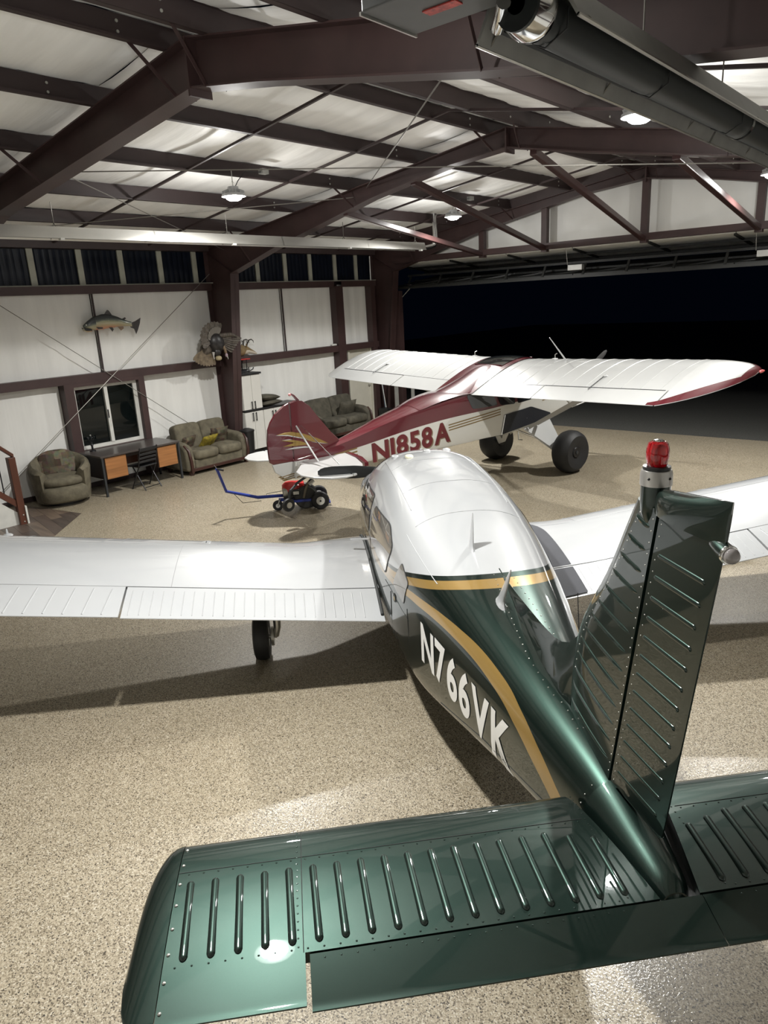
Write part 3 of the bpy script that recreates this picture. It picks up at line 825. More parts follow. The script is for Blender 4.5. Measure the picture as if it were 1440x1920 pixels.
# rain gutters / roof edge seams
def roof_line(s0, s1, yy, nm, mt, r=.004, dz=.002):
    pts = []
    for s in np.linspace(s0, s1, 14):
        wd, zb, zt_, zc, nt_, nb_ = [f(s) for f in FP]
        y = yy * wd / .64; z = zc + (zt_-zc)*max(0, 1-(abs(y)/wd)**nt_)**(1/nt_)
        pts.append((s, y, z + dz))
    return MB().tube(pts, r, 6).build(nm, mt, CH)
for yy in (.40, -.40): roof_line(3.3, 4.75, yy, 'roof_seam', PLANE_WHITE)
roof_line(2.3, 3.05, .50, 'drip_strip', PLANE_WHITE, .003)
for s in (3.05, 3.65, 4.3):
    wd, zb, zt_, zc, nt_, nb_ = [f(s) for f in FP]
    MB().tube([(s, y, zc + (zt_-zc)*max(0, 1-(abs(y)/wd)**nt_)**(1/nt_) + .0008) for y in np.linspace(-.40, .40, 15)], .0022, 5).build('roof_seam', PLANE_WHITE, CH)
# door latch, baggage lock
side_patch(MB(), resamp([(2.93, .965), (3.0, .965), (3.0, 1.03), (2.93, 1.03)], .015), .004).build('baggage_latch', GAP, CH)
side_patch(MB(), resamp([(2.945, .98), (2.985, .98), (2.985, 1.01), (2.945, 1.01)], .01), .006).build('latch_plate', G_ := mat('gold_latch', (.45, .33, .12), .3, metal=.8), CH)
MB().bar((4.35, fy(4.35, 1.02)+.0, 1.02), (4.35, fy(4.35, 1.02)+.17, 1.03), .035, .008).build('outside_air_probe', PLANE_WHITE, CH)
# lettering on the flank
def text_mesh(body, bold=.0):
    cu = bpy.data.curves.new('lettering', 'FONT'); cu.body = body; cu.size = 1.0; cu.offset = bold; cu.resolution_u = 6
    ob = bpy.data.objects.new('lettering', cu); COL.objects.link(ob)
    dg = bpy.context.evaluated_depsgraph_get(); me = bpy.data.meshes.new_from_object(ob.evaluated_get(dg))
    bpy.data.objects.remove(ob); bpy.data.curves.remove(cu)
    return me
def place_text(body, fn, mt, parent, nm='registration_letter', bold=.03, gap=.16, cuts=3, adv=None):
    """each character a mesh of its own; fn(u, v) -> 3d with u along the word in [0,1], v height in [0,1]"""
    ms = []; x = 0.0
    for ch in body:
        me = text_mesh(ch, bold)
        co = np.array([v.co[:] for v in me.vertices])
        lo, hi = co.min(0), co.max(0)
        ms.append((me, lo, hi, x)); x += (hi[0]-lo[0]) + gap * .5
    W = x - gap*.5
    H_ = max(h[1] - l[1] for _, l, h, _ in ms)
    for me, lo, hi, x0 in ms:
        bm = bmesh.new(); bm.from_mesh(me)
        bmesh.ops.remove_doubles(bm, verts=bm.verts[:], dist=1e-5)
        bmesh.ops.triangulate(bm, faces=bm.faces[:])
        bmesh.ops.subdivide_edges(bm, edges=[e for e in bm.edges if e.calc_length() > .12], cuts=cuts, use_grid_fill=False)
        for v in bm.verts:
            v.co = Vector(fn((x0 + v.co.x - lo[0]) / W, (v.co.y - lo[1]) / H_))
        bmesh.ops.recalc_face_normals(bm, faces=bm.faces[:])
        bm.to_mesh(me); bm.free(); me.materials.clear(); me.materials.append(mt)
        me.name = nm
        o = bpy.data.objects.new(nm, me); COL.objects.link(o); o.parent = parent
LETTER = mat('white_vinyl_letter', (0.70, 0.70, 0.68), .35, var=.02)
def ntext(u, v):
    s = 2.33 - 1.27*u; z = .80 - .035*u + .298*v
    return (s, fy(s, z) + .0035, z)
place_text('N766VK', ntext, LETTER, CH)

# dorsal fin
def dorsal():
    rg = []
    for s in np.linspace(2.2, .90, 40):
        zt_ = ftop(s)
        ridge = np.interp(s, [.55, .72, .894, 1.0, 1.1, 1.2, 1.35, 1.5, 1.8, 2.1, 2.2], [2.12, 1.87, 1.627, 1.535, 1.49, 1.466, 1.453, 1.448, 1.444, 1.452, 1.455])
        ridge = max(ridge, zt_ + .002)
        hb = np.interp(s, [.9, 1.0, 1.3, 1.7, 2.2], [.022, .05, .075, .055, .02])
        base = zt_ - .015
        prof = []
        for t in np.linspace(0, 1, 9):
            y = hb * (1 - t)**1.9 + .012 * (1 - t**6)
            z = (base - .05*hb/.1) + (ridge - base + .05*hb/.1) * t
            prof.append((y, z))
        rg.append([(s, y, z) for y, z in prof] + [(s, -y, z) for y, z in reversed(prof[:-1])])
    return MB().rings(rg)
dorsal().build('dorsal_fin', GREEN, CH)

# fin and rudder
def vsurf(polyfn, s_le, s_te, z0, z1, th, nz=20, nc=14, te=.008):
    rg = []
    for i in range(nz + 1):
        z = z0 + (z1 - z0)*i/nz
        a, b = s_le(z), s_te(z); c = a - b
        up = []; dn = []
        for k in range(nc + 1):
            f = .5*(1-math.cos(math.pi*k/nc))
            y = th(z, f)
            up.append((a - c*f, y, z)); dn.append((a - c*f, -y, z))
        rg.append(up + dn[::-1][1:-1])
    return MB().rings(rg)
LE = pchip([1.10, 1.4, 1.627, 2.113, 2.35, 2.431], [.985, .95, .894, .571, .425, .372])
HG = lambda z: np.interp(z, [1.10, 1.175, 2.415, 2.5], [.446, .431, .187, .170])
def finth(z, f):
    return (.040 - .008*(z-1.2)) * (math.sin(math.pi/2*min(1, f/.30))**.6 if f > 0 else 0.0) * (1 - .06*f)
fin = vsurf(None, LE, lambda z: HG(z) + .012, 1.12, 2.43, lambda z, f: (finth(z, f)) * (1 if f < .999 else .55))
fin.build('vertical_fin', GREEN, CH)
# leading edge cap strip
TE = lambda z: np.interp(z, [1.18, 1.233, 2.408, 2.56], [.075, .061, -.151, -.172])
rud = vsurf(None, lambda z: HG(z) - .012, TE, 1.20, 2.44, lambda z, f: (.040 - .010*(z-1.2)) * (1 - f)**.9 + .004)
RUD = rud.build('rudder', GREEN, CH)
# lower corner of the rudder slopes down to the front
MB().prism([(HG(1.18) - .012, 1.165), (HG(1.2) - .012, 1.20), (TE(1.2), 1.20), (TE(1.2) + .02, 1.185)], -.02, .02, lambda s, z, y: (s, y*(1 if s > .2 else .3), z)).build('rudder_foot', GREEN, CH)
# rudder cap with balance horn
rg = []
for i, t in enumerate(np.linspace(0, 1, 12)):
    z = 2.415 + .14*t
    k = math.sqrt(max(.02, 1 - t**3))
    up, dn = [], []
    a = .225 + .02*(1 - (t-.4)**2) ; b = -.153 - .020*t
    for f in np.linspace(0, 1, 14):
        ff = .5*(1-math.cos(math.pi*f))
        y = .040*k*(math.sin(math.pi*min(1, ff**.62))**.7 if ff > 0 else 0) + .0035
        up.append((a - (a-b)*ff, y, z - .062*t*(1-ff)**1.0)); dn.append((a - (a-b)*ff, -y, z - .062*t*(1-ff)**1.0))
    rg.append(up + dn[::-1][1:-1])
MB().rings(rg).build('rudder_cap', GREEN, CH)
# tail light fairing and lens
MB().tube([(-.075, 0, 2.42), (-.10, 0, 2.412), (-.14, 0, 2.404), (-.17, 0, 2.398)], [.006, .020, .026, .027], 12).build('tail_light_fairing', GREEN, CH)
MB().lathe([(.027, 0), (.029, .004), (.029, .012), (.026, .014)], (-.178, 0, 2.397), 'x', 16).build('tail_light_ring', CHROME, CH)
TLG = mat('clear_lens', (.30, .28, .28), .05, coat=1)
MB().sphere((-.184, 0, 2.397), .024, 14, 9, (.9, 1, 1)).build('tail_light_lens', TLG, CH)
# fin top: beacon mount, ring, gasket, red glass
BX = .272
MB().lathe([(.03, 2.36), (.046, 2.40), (.050, 2.44), (.050, 2.512), (.04, 2.512)], (BX, 0, 0), 'z', 24).build('beacon_mount', GREEN, CH)
MB().lathe([(.04, 2.500), (.0535, 2.500), (.0535, 2.538), (.050, 2.552), (.04, 2.556)], (BX, 0, 0), 'z', 28).build('beacon_ring', mat('satin_aluminium', (.55, .54, .52), .35, metal=.8), CH)
for t in (2.2, 3.6, 4.9): MB().sphere((BX + .0535*math.cos(t), .0535*math.sin(t), 2.528), .005, 8, 5).build('ring_screw', BLACK, CH)
MB().lathe([(.03, 2.555), (.046, 2.555), (.046, 2.565), (.03, 2.566)], (BX, 0, 0), 'z', 24).build('beacon_gasket', BLACK, CH)
mr_, nt_r, pr_ = nodes('red_beacon_glass')
nz = N(nt_r, 'ShaderNodeTexWave'); nz.inputs['Scale'].default_value = 30; nt_r.links.new(coords(nt_r), nz.inputs['Vector'])
rp_ = N(nt_r, 'ShaderNodeValToRGB'); rp_.color_ramp.elements[0].color = (.42, .0, .008, 1); rp_.color_ramp.elements[1].color = (.75, .012, .02, 1)
nt_r.links.new(nz.outputs['Fac'], rp_.inputs['Fac']); nt_r.links.new(rp_.outputs['Color'], pr_.inputs['Base Color'])
setin(pr_, Roughness=.06, Transmission_Weight=.55, IOR=1.45, Coat_Weight=1.0)
MB().lathe([(.030, 2.565), (.034, 2.572), (.0385, 2.60), (.0375, 2.625), (.032, 2.645), (.022, 2.651)], (BX, 0, 0), 'z', 24).build('beacon_glass', mr_, CH)
MB().lathe([(.012, 2.57), (.014, 2.60), (.018, 2.60), (.018, 2.63), (.01, 2.635)], (BX, 0, 0), 'z', 12).build('beacon_bulb', mat('beacon_bulb', (.6, .05, .05), .2), CH)
MB().lathe([(.01, 2.648), (.017, 2.650), (.015, 2.656), (.004, 2.658)], (BX, 0, 0), 'z', 12).build('beacon_cap', CHROME, CH)

def capsule(a, b, r, h, nrm, n=6, k=5):
    """low half-round bead from a to b on a surface with normal nrm"""
    a, b, nrm = Vector(a), Vector(b), Vector(nrm).normalized()
    d = (b - a).normalized(); sd = d.cross(nrm).normalized()
    rg = []
    L = (b-a).length
    ts = [0, .25*r, .6*r, r, r*1.2] 
    ss = [0.0, .45, .8, .97, 1.0]
    stations = [(t, s) for t, s in zip(ts, ss)] + [(L - t, s) for t, s in reversed(list(zip(ts, ss)))]
    for (t, s) in stations:
        ring = []
        for j in range(n + 1):
            an = math.pi * j / n
            ring.append(a + d*t + sd*(math.cos(an)*r*max(s, .03)) + nrm*(math.sin(an)*h*max(s, .03) - .001))
        rg.append(ring)
    m = MB(); base = len(m.v)
    for r_ in rg: m.v.extend([tuple(p) for p in r_])
    w_ = n + 1
    for i in range(len(rg)-1):
        for j in range(n):
            m.f.append((i*w_+j, i*w_+j+1, (i+1)*w_+j+1, (i+1)*w_+j)); m.sm.append(True)
    return m
for i in range(13):
    z = 1.27 + i*.0905
    a0, b0 = LE(z), HG(z) + .012
    s0 = a0 - .075; s1 = b0 + .03
    for sd in (1, -1):
        f0 = (a0 - s0)/(a0-b0); f1 = (a0-s1)/(a0-b0)
        dz = .0
        pts = []
        for q in np.linspace(0, 1, 11):
            s = s0 + (s1 - s0)*q; zz = z + (.05 if z < 1.7 else .02)*(1-q)**2
            pts.append((s, sd*(finth(zz, max(0, (LE(zz)-s)/(LE(zz)-HG(zz)-.012))) - .004), zz))
        MB().tube(pts, [.003, .008] + [.0105]*7 + [.008, .003], 8).build('fin_bead', GREEN, CH)
def rudth(z, f): return (.040 - .010*(z-1.2)) * (1 - f)**.9 + .004
for i in range(13):
    z = 1.275 + i*.0835
    a0, b0 = HG(z) - .012, TE(z); s0 = a0 - .03; s1 = b0 + .045
    for sd in (1, -1):
        capsule((s0, sd*rudth(z, (a0-s0)/(a0-b0)), z), (s1, sd*rudth(z, (a0-s1)/(a0-b0)), z - .004), .010, .006, (0, sd, 0)).build('rudder_bead', GREEN, CH)

# tail cone cap
def tailcap():
    rg = []
    for s in np.linspace(.44, -.045, 16):
        rr = fring(s, 28); rg.append([(q[0], q[1]*1.03 + math.copysign(.003, q[1]), q[2]*1.0 + .004*(1 if q[2] > 1 else -1)) for q in rr])
    return MB().rings(rg)
tailcap().build('tail_cone', GREEN, CH)
for dy in (-.016, .016): MB().sphere((-.045, dy, 1.02), .008, 10, 6).build('tail_screw', GALV, CH)

# stabilator
ZS = 1.05
def sth(f): return .048 * (2.969*math.sqrt(f) - 1.26*f - 3.516*f*f + 2.843*f**3 - 1.015*f**4) / 1.0
C_ST = .772; LE_S = .525
def stab_z(s): return sth(min(1, max(0, (LE_S - s)/C_ST)))
def stab_piece(y0, y1, s_front, s_back, ny=2, cut=None, drop=0.0):
    """closed piece between two chord stations; drop = trailing edge droop angle"""
    m = MB(); rg = []
    for y in np.linspace(y0, y1, ny):
        up, dn = [], []
        sf = s_front(y) if callable(s_front) else s_front
        for k in range(19):
            f = .5*(1 - math.cos(math.pi*k/18)) if sf > .4 else k/18
            s = sf + (s_back - sf)*f
            z = stab_z(s) if sf > .4 else max(.003, stab_z(s))
            if sf > .4 and k == 0: z = 0
            dd = -math.tan(drop)*(sf - s)
            yy = y
            if cut and abs(y) == abs(y0): yy = math.copysign(.075 + .13*max(0, min(1, (s + .07)/.595)), y)
            up.append((s, yy, ZS + z + dd)); dn.append((s, yy, ZS - z + dd))
        rg.append(up + dn[::-1][(1 if abs(up[-1][2]-dn[-1][2]) < 1e-6 else 0):(-1 if sf > .4 else None)])
    return m.rings(rg)
RIV = MB()
for sd in (1, -1):
    yin = .155
    lef = lambda y: LE_S - max(0.0, (.30 - abs(y))) * .0
    MAIN = stab_piece(sd*.16, sd*1.80, LE_S, -.072, 8, cut=True).build('stabilator_skin', GREEN, CH)
    stab_piece(sd*1.33, sd*1.80, -.072, -.247, 3).build('stabilator_outer_edge', GREEN, CH)
    # anti-servo tab
    stab_piece(-.078 if sd > 0 else -.081, sd*1.315, -.080, -.247, 4, drop=math.radians(9)).build('anti_servo_tab', GREEN, CH)
    # rounded tip cap
    rg = []
    for t in np.linspace(0, 1, 12):
        y = 1.802 + .125*t
        k = math.sqrt(max(0.0, 1 - t**2.2))
        sf = .06 + (LE_S - .06)*max(0, 1 - (t*.985)**2.4)**(1/2.4)
        sb = .02 - (.247 + .02)*max(0, 1 - (t*.985)**3.2)**(1/3.2)
        up, dn = [], []
        for j in range(19):
            f = .5*(1 - math.cos(math.pi*j/18)); s = sf + (sb - sf)*f
            z = (stab_z(LE_S + (-.247 - LE_S)*f) + .004)*max(.04, k) * (1 if 0 < j < 18 else 0)
            up.append((s, sd*y, ZS + z - .01*t)); dn.append((s, sd*y, ZS - z - .01*t))
        rg.append(up + dn[::-1][1:-1])
    MB().rings(rg).build('stabilator_tip', GREEN, CH)
    for i in range(18):
        y = 1.748 - .0912*i
        s0 = .288 if i < 16 else (.262 if i == 16 else .236); s1 = -.042
        za, zb_ = stab_z(s0), stab_z(s1)
        nm = (za - zb_) / (s0 - s1)
        mid = stab_z((s0+s1)/2) - (za+zb_)/2
        capsule((s0, sd*y, ZS + za + mid*.55), (s1, sd*(y - .012), ZS + zb_ + mid*.55 + .001), .0145, .0105, (-nm, 0, 1)).build('stabilator_bead', GREEN, CH)
    # seams
    MB().tube([(s, sd*1.335, ZS + stab_z(s) + .0005) for s in np.linspace(.50, -.07, 10)], .0016, 5).build('skin_seam', GAP, CH)
    MB().tube([(.335, sd*y, ZS + stab_z(.335) + .0005) for y in (.2, .8, 1.8)], .0014, 5).build('skin_seam', GAP, CH)
    # rivets
    for y in np.arange(.22, 1.8, .055):
        for s in (.322, -.058):
            RIV.superell((s, sd*y, ZS + stab_z(s)), (.0042, .0042, .0022), 2, 2, 6, 4)
        RIV.superell((-.095, sd*y, ZS + stab_z(-.095) - .002), (.0035, .0035, .002), 2, 2, 6, 4) if y < 1.3 else None
    for s in np.arange(-.05, .52, .032):
        RIV.superell((s, sd*1.352, ZS + stab_z(s)), (.004, .004, .0022), 2, 2, 6, 4)
        RIV.superell((s, sd*.185, ZS + stab_z(s)), (.004, .004, .0022), 2, 2, 6, 4)
    for s in np.linspace(-.2, .47, 8):
        MB().superell((s, sd*1.788, ZS + stab_z(s) + .001), (.0065, .0065, .004), 2, 2, 10, 5).build('tip_screw', GALV, CH)
MB().box((-.05, -.21, ZS - .045), (.47, .21, ZS - .02)).build('root_gap_shade', GAP, CH)  # black sheet standing in for the darkness inside the stabilator root gap
RIV.build('stabilator_rivets', GREEN, CH, kind='stuff')
# fin and fuselage rivets
RV = MB()
for z in np.arange(1.22, 2.40, .045):
    for sd in (1, -1):
        for (a0, off) in ((HG(z) + .03, 1), ):
            f = (LE(z)-a0)/(LE(z)-HG(z)-.012); RV.superell((a0, sd*finth(z, f), z), (.0035, .002, .0035), 2, 2, 6, 4)
        s = HG(z) - .03; RV.superell((s, sd*rudth(z, (HG(z)-.012-s)/(HG(z)-.012-TE(z))), z), (.003, .002, .003), 2, 2, 6, 4)
        if z > 1.45:
            s = LE(z) - .085; f = .085/(LE(z)-HG(z)-.012); RV.superell((s, sd*finth(z, f), z), (.0035, .002, .0035), 2, 2, 6, 4)
for s in np.arange(.75, 2.15, .06):
    hb = np.interp(s, [.9, 1.0, 1.3, 1.7, 2.2], [.022, .05, .075, .055, .02]) + .03
    wd, zb, zt_, zc, nt_, nb_ = [f(s) for f in FP]
    z = zc + (zt_-zc)*max(0, 1-(hb/wd)**nt_)**(1/nt_)
    for sd in (1, -1): RV.superell((s, sd*hb, z + .001), (.0045, .0045, .003), 2, 2, 6, 4)
for z in np.arange(.86, 1.17, .04):
    for sd in (1, -1):
        RV.superell((.47, sd*(fy(.47, z) + .001), z), (.004, .003, .004), 2, 2, 6, 4)
for s in (.30, .17, .08):
    RV.superell((s, fy(s, 1.0) + .006, 1.0), (.007, .004, .007), 2, 2, 8, 5)
RV.build('tail_rivets', GALV, CH, kind='stuff')

# antennas on the roof
def sharkfin(b, tip, wd, ch):
    b = Vector(b); tip = Vector(tip); rg = []
    for t in np.linspace(0, 1, 12):
        c = ch*(1 - t)**.8*.5 + .006; w_ = wd*(1-t)**1.1 + .003
        if t < .12: c *= 1 + (1 - t/.12)*.7; w_ *= 1 + (1-t/.12)*1.0
        p = b + (tip - b)*t
        rg.append([(p.x + c*math.cos(a), p.y + w_*math.sin(a), p.z) for a in np.linspace(0, 2*math.pi, 14, endpoint=False)])
    return MB().rings(rg)
sharkfin((2.52, .105, 1.485), (2.52, .09, 1.755), .014, .09).build('blade_antenna', PLANE_WHITE, CH)
sharkfin((1.84, .10, 1.382), (1.62, .10, 1.685), .014, .11).build('blade_antenna', PLANE_WHITE, CH)
sharkfin((1.22, -.12, 1.25), (1.20, -.12, 1.33), .03, .06).build('whip_base', BLACK, CH)
MB().tube([(1.20, -.12, 1.32), (1.17, -.12, 1.45), (1.28, -.15, 1.66)], .0025, 5).build('whip_antenna', BLACK, CH)
PALE = mat('pale_yellow_antenna', (.62, .60, .44), .4)
for (s, y, mt) in ((4.50, .20, PALE), (4.66, .0, PLANE_WHITE), (4.74, .30, PLANE_WHITE), (4.80, -.22, PLANE_WHITE)):
    wd, zb, zt_, zc, nt_, nb_ = [f(s) for f in FP]
    z = zc + (zt_-zc)*max(0, 1-(abs(y)/wd)**nt_)**(1/nt_)
    MB().superell((s, y, z), (.062, .040, .02), 2.6, 2.4, 18, 8).build('gps_antenna', mt, CH)
MB().tube([(3.62, .47, 1.525), (3.66, .485, 1.535), (3.70, .47, 1.535)], .008, 6).build('roof_latch', CHROME, CH)

# ---- wings
ZR = .60; TD = math.tan(math.radians(7)); LEW = 4.95; TEW = 3.27; CW = LEW - TEW
def airf(f):
    t = .15*5*(.2969*math.sqrt(f) - .126*f - .3516*f*f + .2843*f**3 - .1036*f**4)
    c = .055*math.sin(math.pi*f**.85)
    return c + t*.95, c - t*.72
def wing_pt(y, f, up=True, off=0.0):
    k = abs(y)
    glove = max(0.0, (1.30 - k)/.62)*.32 if k < 1.30 else 0.0
    glove = min(glove, .34)
    c = CW + glove; a, b = airf(f * CW/c if False else f)
    s = (LEW + glove) - f*c
    z = ZR + TD*k + (a if up else b)*CW + (off if up else -off)
    return (s, y, z)
def wing_piece(y0, y1, f0, f1, ny=3, nf=16, off=0.0, droop=0.0):
    rg = []
    for y in np.linspace(y0, y1, ny):
        up, dn = [], []
        for k in range(nf + 1):
            f = f0 + (f1 - f0)*(.5*(1-math.cos(math.pi*k/nf)) if f0 == 0 else k/nf)
            pu = wing_pt(y, f, True, off); pd = wing_pt(y, f, False, off)
            if pu[2] - pd[2] < .006: pd = (pd[0], pd[1], pu[2] - .006)
            dd = -math.tan(droop)*(f - f0)*CW
            up.append((pu[0], pu[1], pu[2] + dd)); dn.append((pd[0], pd[1], pd[2] + dd))
        rg.append(up + dn[::-1][0:(-1 if f0 == 0 else None)])
    return MB().rings(rg)
WALK = mat('grey_walkway_nonskid', (.045, .047, .055), .8, bump=.001, bscale=300)
FLH = .785
SEAMW = mat('white_lap_seam', (.24, .245, .25), .4)
for sd in (1, -1):
    wg = wing_piece(sd*.52, sd*4.55, 0, FLH - .004, 30, 24).build('wing_skin', PLANE_WHITE, CH)
    fl = wing_piece(sd*.64, sd*2.69, FLH + .003, 1.0, 8, 8, droop=math.radians(1.5)).build('flap', PLANE_WHITE, CH)
    al = wing_piece(sd*2.705, sd*4.45, FLH - .001, 1.0, 8, 8).build('aileron', PLANE_WHITE, CH)
    # gap strip that shades the hinge line
    MB().tube([wing_pt(sd*y, FLH - .001, True, -.006) for y in (.62, 1.5, 2.69, 4.45)], .006, 6).build('hinge_gap', GAP, CH)
    rg = []
    for t in np.linspace(0, 1, 9):
        y = 4.55 + .16*math.sin(t*math.pi/2); k = math.cos(t*math.pi/2)*.96 + .04
        up, dn = [], []
        for j in range(21):
            f = .5*(1-math.cos(math.pi*j/20)); a, b = airf(f); mid = (a+b)/2
            s = LEW - CW*(.5 + (f-.5)*(1 - .12*t*t))
            up.append((s, sd*y, ZR + TD*y + (mid + (a-mid)*k)*CW)); dn.append((s, sd*y, ZR + TD*y + (mid + (b-mid)*k)*CW))
        rg.append(up + dn[::-1][1:-1])
    MB().rings(rg).build('wing_tip', PLANE_WHITE, CH)
    fb = MB()
    for i in range(24):
        y = .80 + .080*i
        MB().tube([(lambda p_, f=f: (p_[0], p_[1], p_[2] - math.tan(math.radians(1.5))*(f - FLH - .003)*CW - .002))(wing_pt(sd*y, f)) for f in np.linspace(FLH + .03, .98, 6)], .0055, 6).build('flap_bead', PLANE_WHITE, fl)
    for i in range(12):
        y = 2.80 + .142*i
        MB().tube([(lambda p_: (p_[0], p_[1], p_[2] - .003))(wing_pt(sd*(y + .03*q_), FLH + .02 + .18*q_)) for q_ in np.linspace(0, 1, 6)], .009, 6).build('aileron_bead', PLANE_WHITE, al)
    # panel seams on the upper skin
    for y in (1.42, 2.05, 2.90, 3.75):
        MB().tube([wing_pt(sd*y, f, True, .0003) for f in np.linspace(.02, .30, 8)], .0022, 5).build('wing_seam', SEAMW, CH)
    MB().tube([wing_pt(sd*2.35, f, True, .0003) for f in np.linspace(.30, .78, 8)], .0022, 5).build('wing_seam', SEAMW, CH)
    MB().tube([wing_pt(sd*y, .30, True, .0003) for y in np.linspace(1.0, 4.5, 20)], .0018, 5).build('wing_seam', SEAMW, CH)
    q = wing_pt(sd*2.16, .235)
    MB().lathe([(.004, .004), (.045, .004), (.048, 0), (.004, -.004)], q, 'z', 20).build('fuel_cap', PLANE_WHITE, CH)
    MB().bar((q[0]-.018, q[1], q[2]+.006), (q[0]+.018, q[1], q[2]+.006), .008, .004).build('cap_latch', GAP, CH)
    q = wing_pt(sd*4.0, .10)
    MB().lathe([(.05, 0), (.035, .012), (.012, .02), (.007, .06), (.004, .065)], q, 'z', 14).build('tie_fitting', PLANE_WHITE, CH)
    # wing root seal
    MB().tube([(lambda p: (p[0], sd*max(.655, fy(min(7, p[0]), p[2]) + .012), p[2] + .004))(wing_pt(sd*.66, f)) for f in np.linspace(.06, .97, 26)], .014, 8).build('wing_root_seal', GAP, CH)
# walkway on the right wing
def walk(f0, f1, nm, col):
    def fn(u, v):
        f = f0 + (f1-f0)*u
        yo = .66 + .42*math.sin(min(1, max(0, (f - .0)/.42))*math.pi/2)**.6
        y = .64 + (yo - .64)*v
        p = wing_pt(-y, f, True, .0025)
        return p
    MB().grid(fn, 24, 6).build(nm, col, CH)
walk(.06, FLH - .01, 'walkway', WALK); walk(FLH + .01, .99, 'flap_walkway', WALK)
# ---- landing gear
def wheel(mb, c, r, wd, n=28):
    prof = [(r*.55, -wd/2*.8), (r*.78, -wd/2), (r*.93, -wd/2*.82), (r, -wd/2*.35), (r, wd/2*.35), (r*.93, wd/2*.82), (r*.78, wd/2), (r*.55, wd/2*.8)]
    return mb.lathe(prof, c, 'y', n)
for sd in (1, -1):
    c = (4.17, sd*1.71, .21)
    wheel(MB(), c, .21, .15).build('main_tyre', RUBBER, CH)
    MB().lathe([(.02, -.05), (.115, -.062), (.115, .062), (.02, .05)], c, 'y', 20).build('wheel_hub', ALU, CH)
    MB().tube([(4.17, sd*1.58, .21), (4.17, sd*1.56, .30), (4.20, sd*1.55, .72)], [.03, .035, .045], 12).build('oleo_strut', ALU, CH)
    MB().tube([(4.17, sd*1.71, .21), (4.17, sd*1.57, .21)], .022, 10).build('axle', ALU, CH)
    MB().lathe([(.05, -.012), (.09, -.012), (.09, .012), (.05, .012)], (4.17, sd*1.61, .21), 'y', 18).build('brake_disc', GALV, CH)
wheel(MB(), (6.35, 0, .18), .18, .13).build('nose_tyre', RUBBER, CH)
MB().lathe([(.02, -.05), (.09, -.055), (.09, .055), (.02, .05)], (6.35, 0, .18), 'y', 18).build('wheel_hub', ALU, CH)
MB().tube([(6.35, .09, .18), (6.33, .09, .42), (6.3, 0, .46), (6.26, 0, .62)], .025, 10).tube([(6.35, -.09, .18), (6.33, -.09, .42), (6.3, 0, .46)], .02, 10).build('nose_strut', ALU, CH)
# ---- propeller and spinner
MB().lathe([(.17, 0), (.165, .05), (.13, .15), (.07, .22), (.01, .245)], (7.10, 0, .97), 'x', 24).build('spinner', PLANE_WHITE, CH)
PROPB = mat('matt_black_prop', (.018, .02, .022), .42)
rgA = math.radians(3)
for sgn in (1, -1):
    rg = []
    for t in np.linspace(.06, 1, 22):
        R_ = 1.01*t; ch = np.interp(t, [.06, .2, .5, .8, .94, 1.0], [.10, .15, .20, .185, .14, .05]); tw = math.radians(np.interp(t, [0, .3, 1], [40, 28, 14])); tk = np.interp(t, [0, .3, 1], [.05, .025, .008])
        ring = []
        for a in np.linspace(0, 2*math.pi, 12, endpoint=False):
            u_, v_ = math.cos(a)*ch/2, math.sin(a)*tk/2
            dx = -u_*math.sin(tw) + v_*math.cos(tw); dz = u_*math.cos(tw) + v_*math.sin(tw)
            ring.append((7.17 + dx*.5, sgn*(R_*math.cos(rgA)), 0.985 + sgn*(R_*math.sin(rgA)) + dz))
        rg.append(ring)
    MB().rings(rg).build('propeller_blade', PROPB, CH)
# ------------------------------------------------------------------ red and white high wing taildragger
CB = empty('high_wing_airplane', (6.40, 11.62, 0), math.radians(78), label='red and white high wing taildragger marked N1858A with big black tyres', cat='airplane')
# local frame: x forward (v), y left (-u), z up.  u (right) = -y
RED = mat('gloss_burgundy_paint', (0.085, 0.005, 0.011), .3, var=.05, vscale=3, coat=1, coat_rough=.03)
PW = mat('gloss_white_fabric', (0.46, 0.465, 0.46), .35, var=.02, vscale=3, coat=.7, coat_rough=.05)
GOLDL = mat('gold_trim', (0.22, 0.15, 0.06), .4, metal=.3)
CUBGLASS = mat('dark_cabin_glass', (0.012, 0.014, 0.018), .04, coat=1)
NAVY = mat('dark_doorway', (0.008, 0.010, 0.016), .45)
# fuselage sections: v, half width bottom, half width top, z bottom, z side top, z crown
CS = [(-4.90, .02, .02, .80, 1.00, 1.02), (-4.55, .07, .06, .795, 1.05, 1.08), (-4.0, .15, .13, .79, 1.16, 1.20), (-3.3, .25, .22, .79, 1.34, 1.38), (-2.6, .34, .31, .79, 1.49, 1.545), (-1.75, .40, .38, .80, 1.63, 1.72),
      (-1.3, .42, .42, .815, 1.74, 1.86), (-.9, .43, .44, .81, 1.86, 2.00), (-.3, .44, .45, .86, 1.97, 2.06), (.12, .44, .44, .93, 1.97, 2.03), (.42, .43, .42, .98, 1.62, 1.66), (.75, .42, .40, 1.02, 1.54, 1.60), (1.15, .39, .37, 1.08, 1.52, 1.57), (1.42, .30, .28, 1.16, 1.47, 1.51), (1.50, .18, .17, 1.26, 1.42, 1.44)]
CV = [r[0] for r in CS]
CF = [pchip(CV, [r[i] for r in CS]) for i in range(1, 6)]
def cside(v, z):
    hb, ht_, zb, zs_, zc = [f(v) for f in CF]
    t = min(1, max(0, (z - zb)/(zs_ - zb)))
    return hb + (ht_ - hb)*t
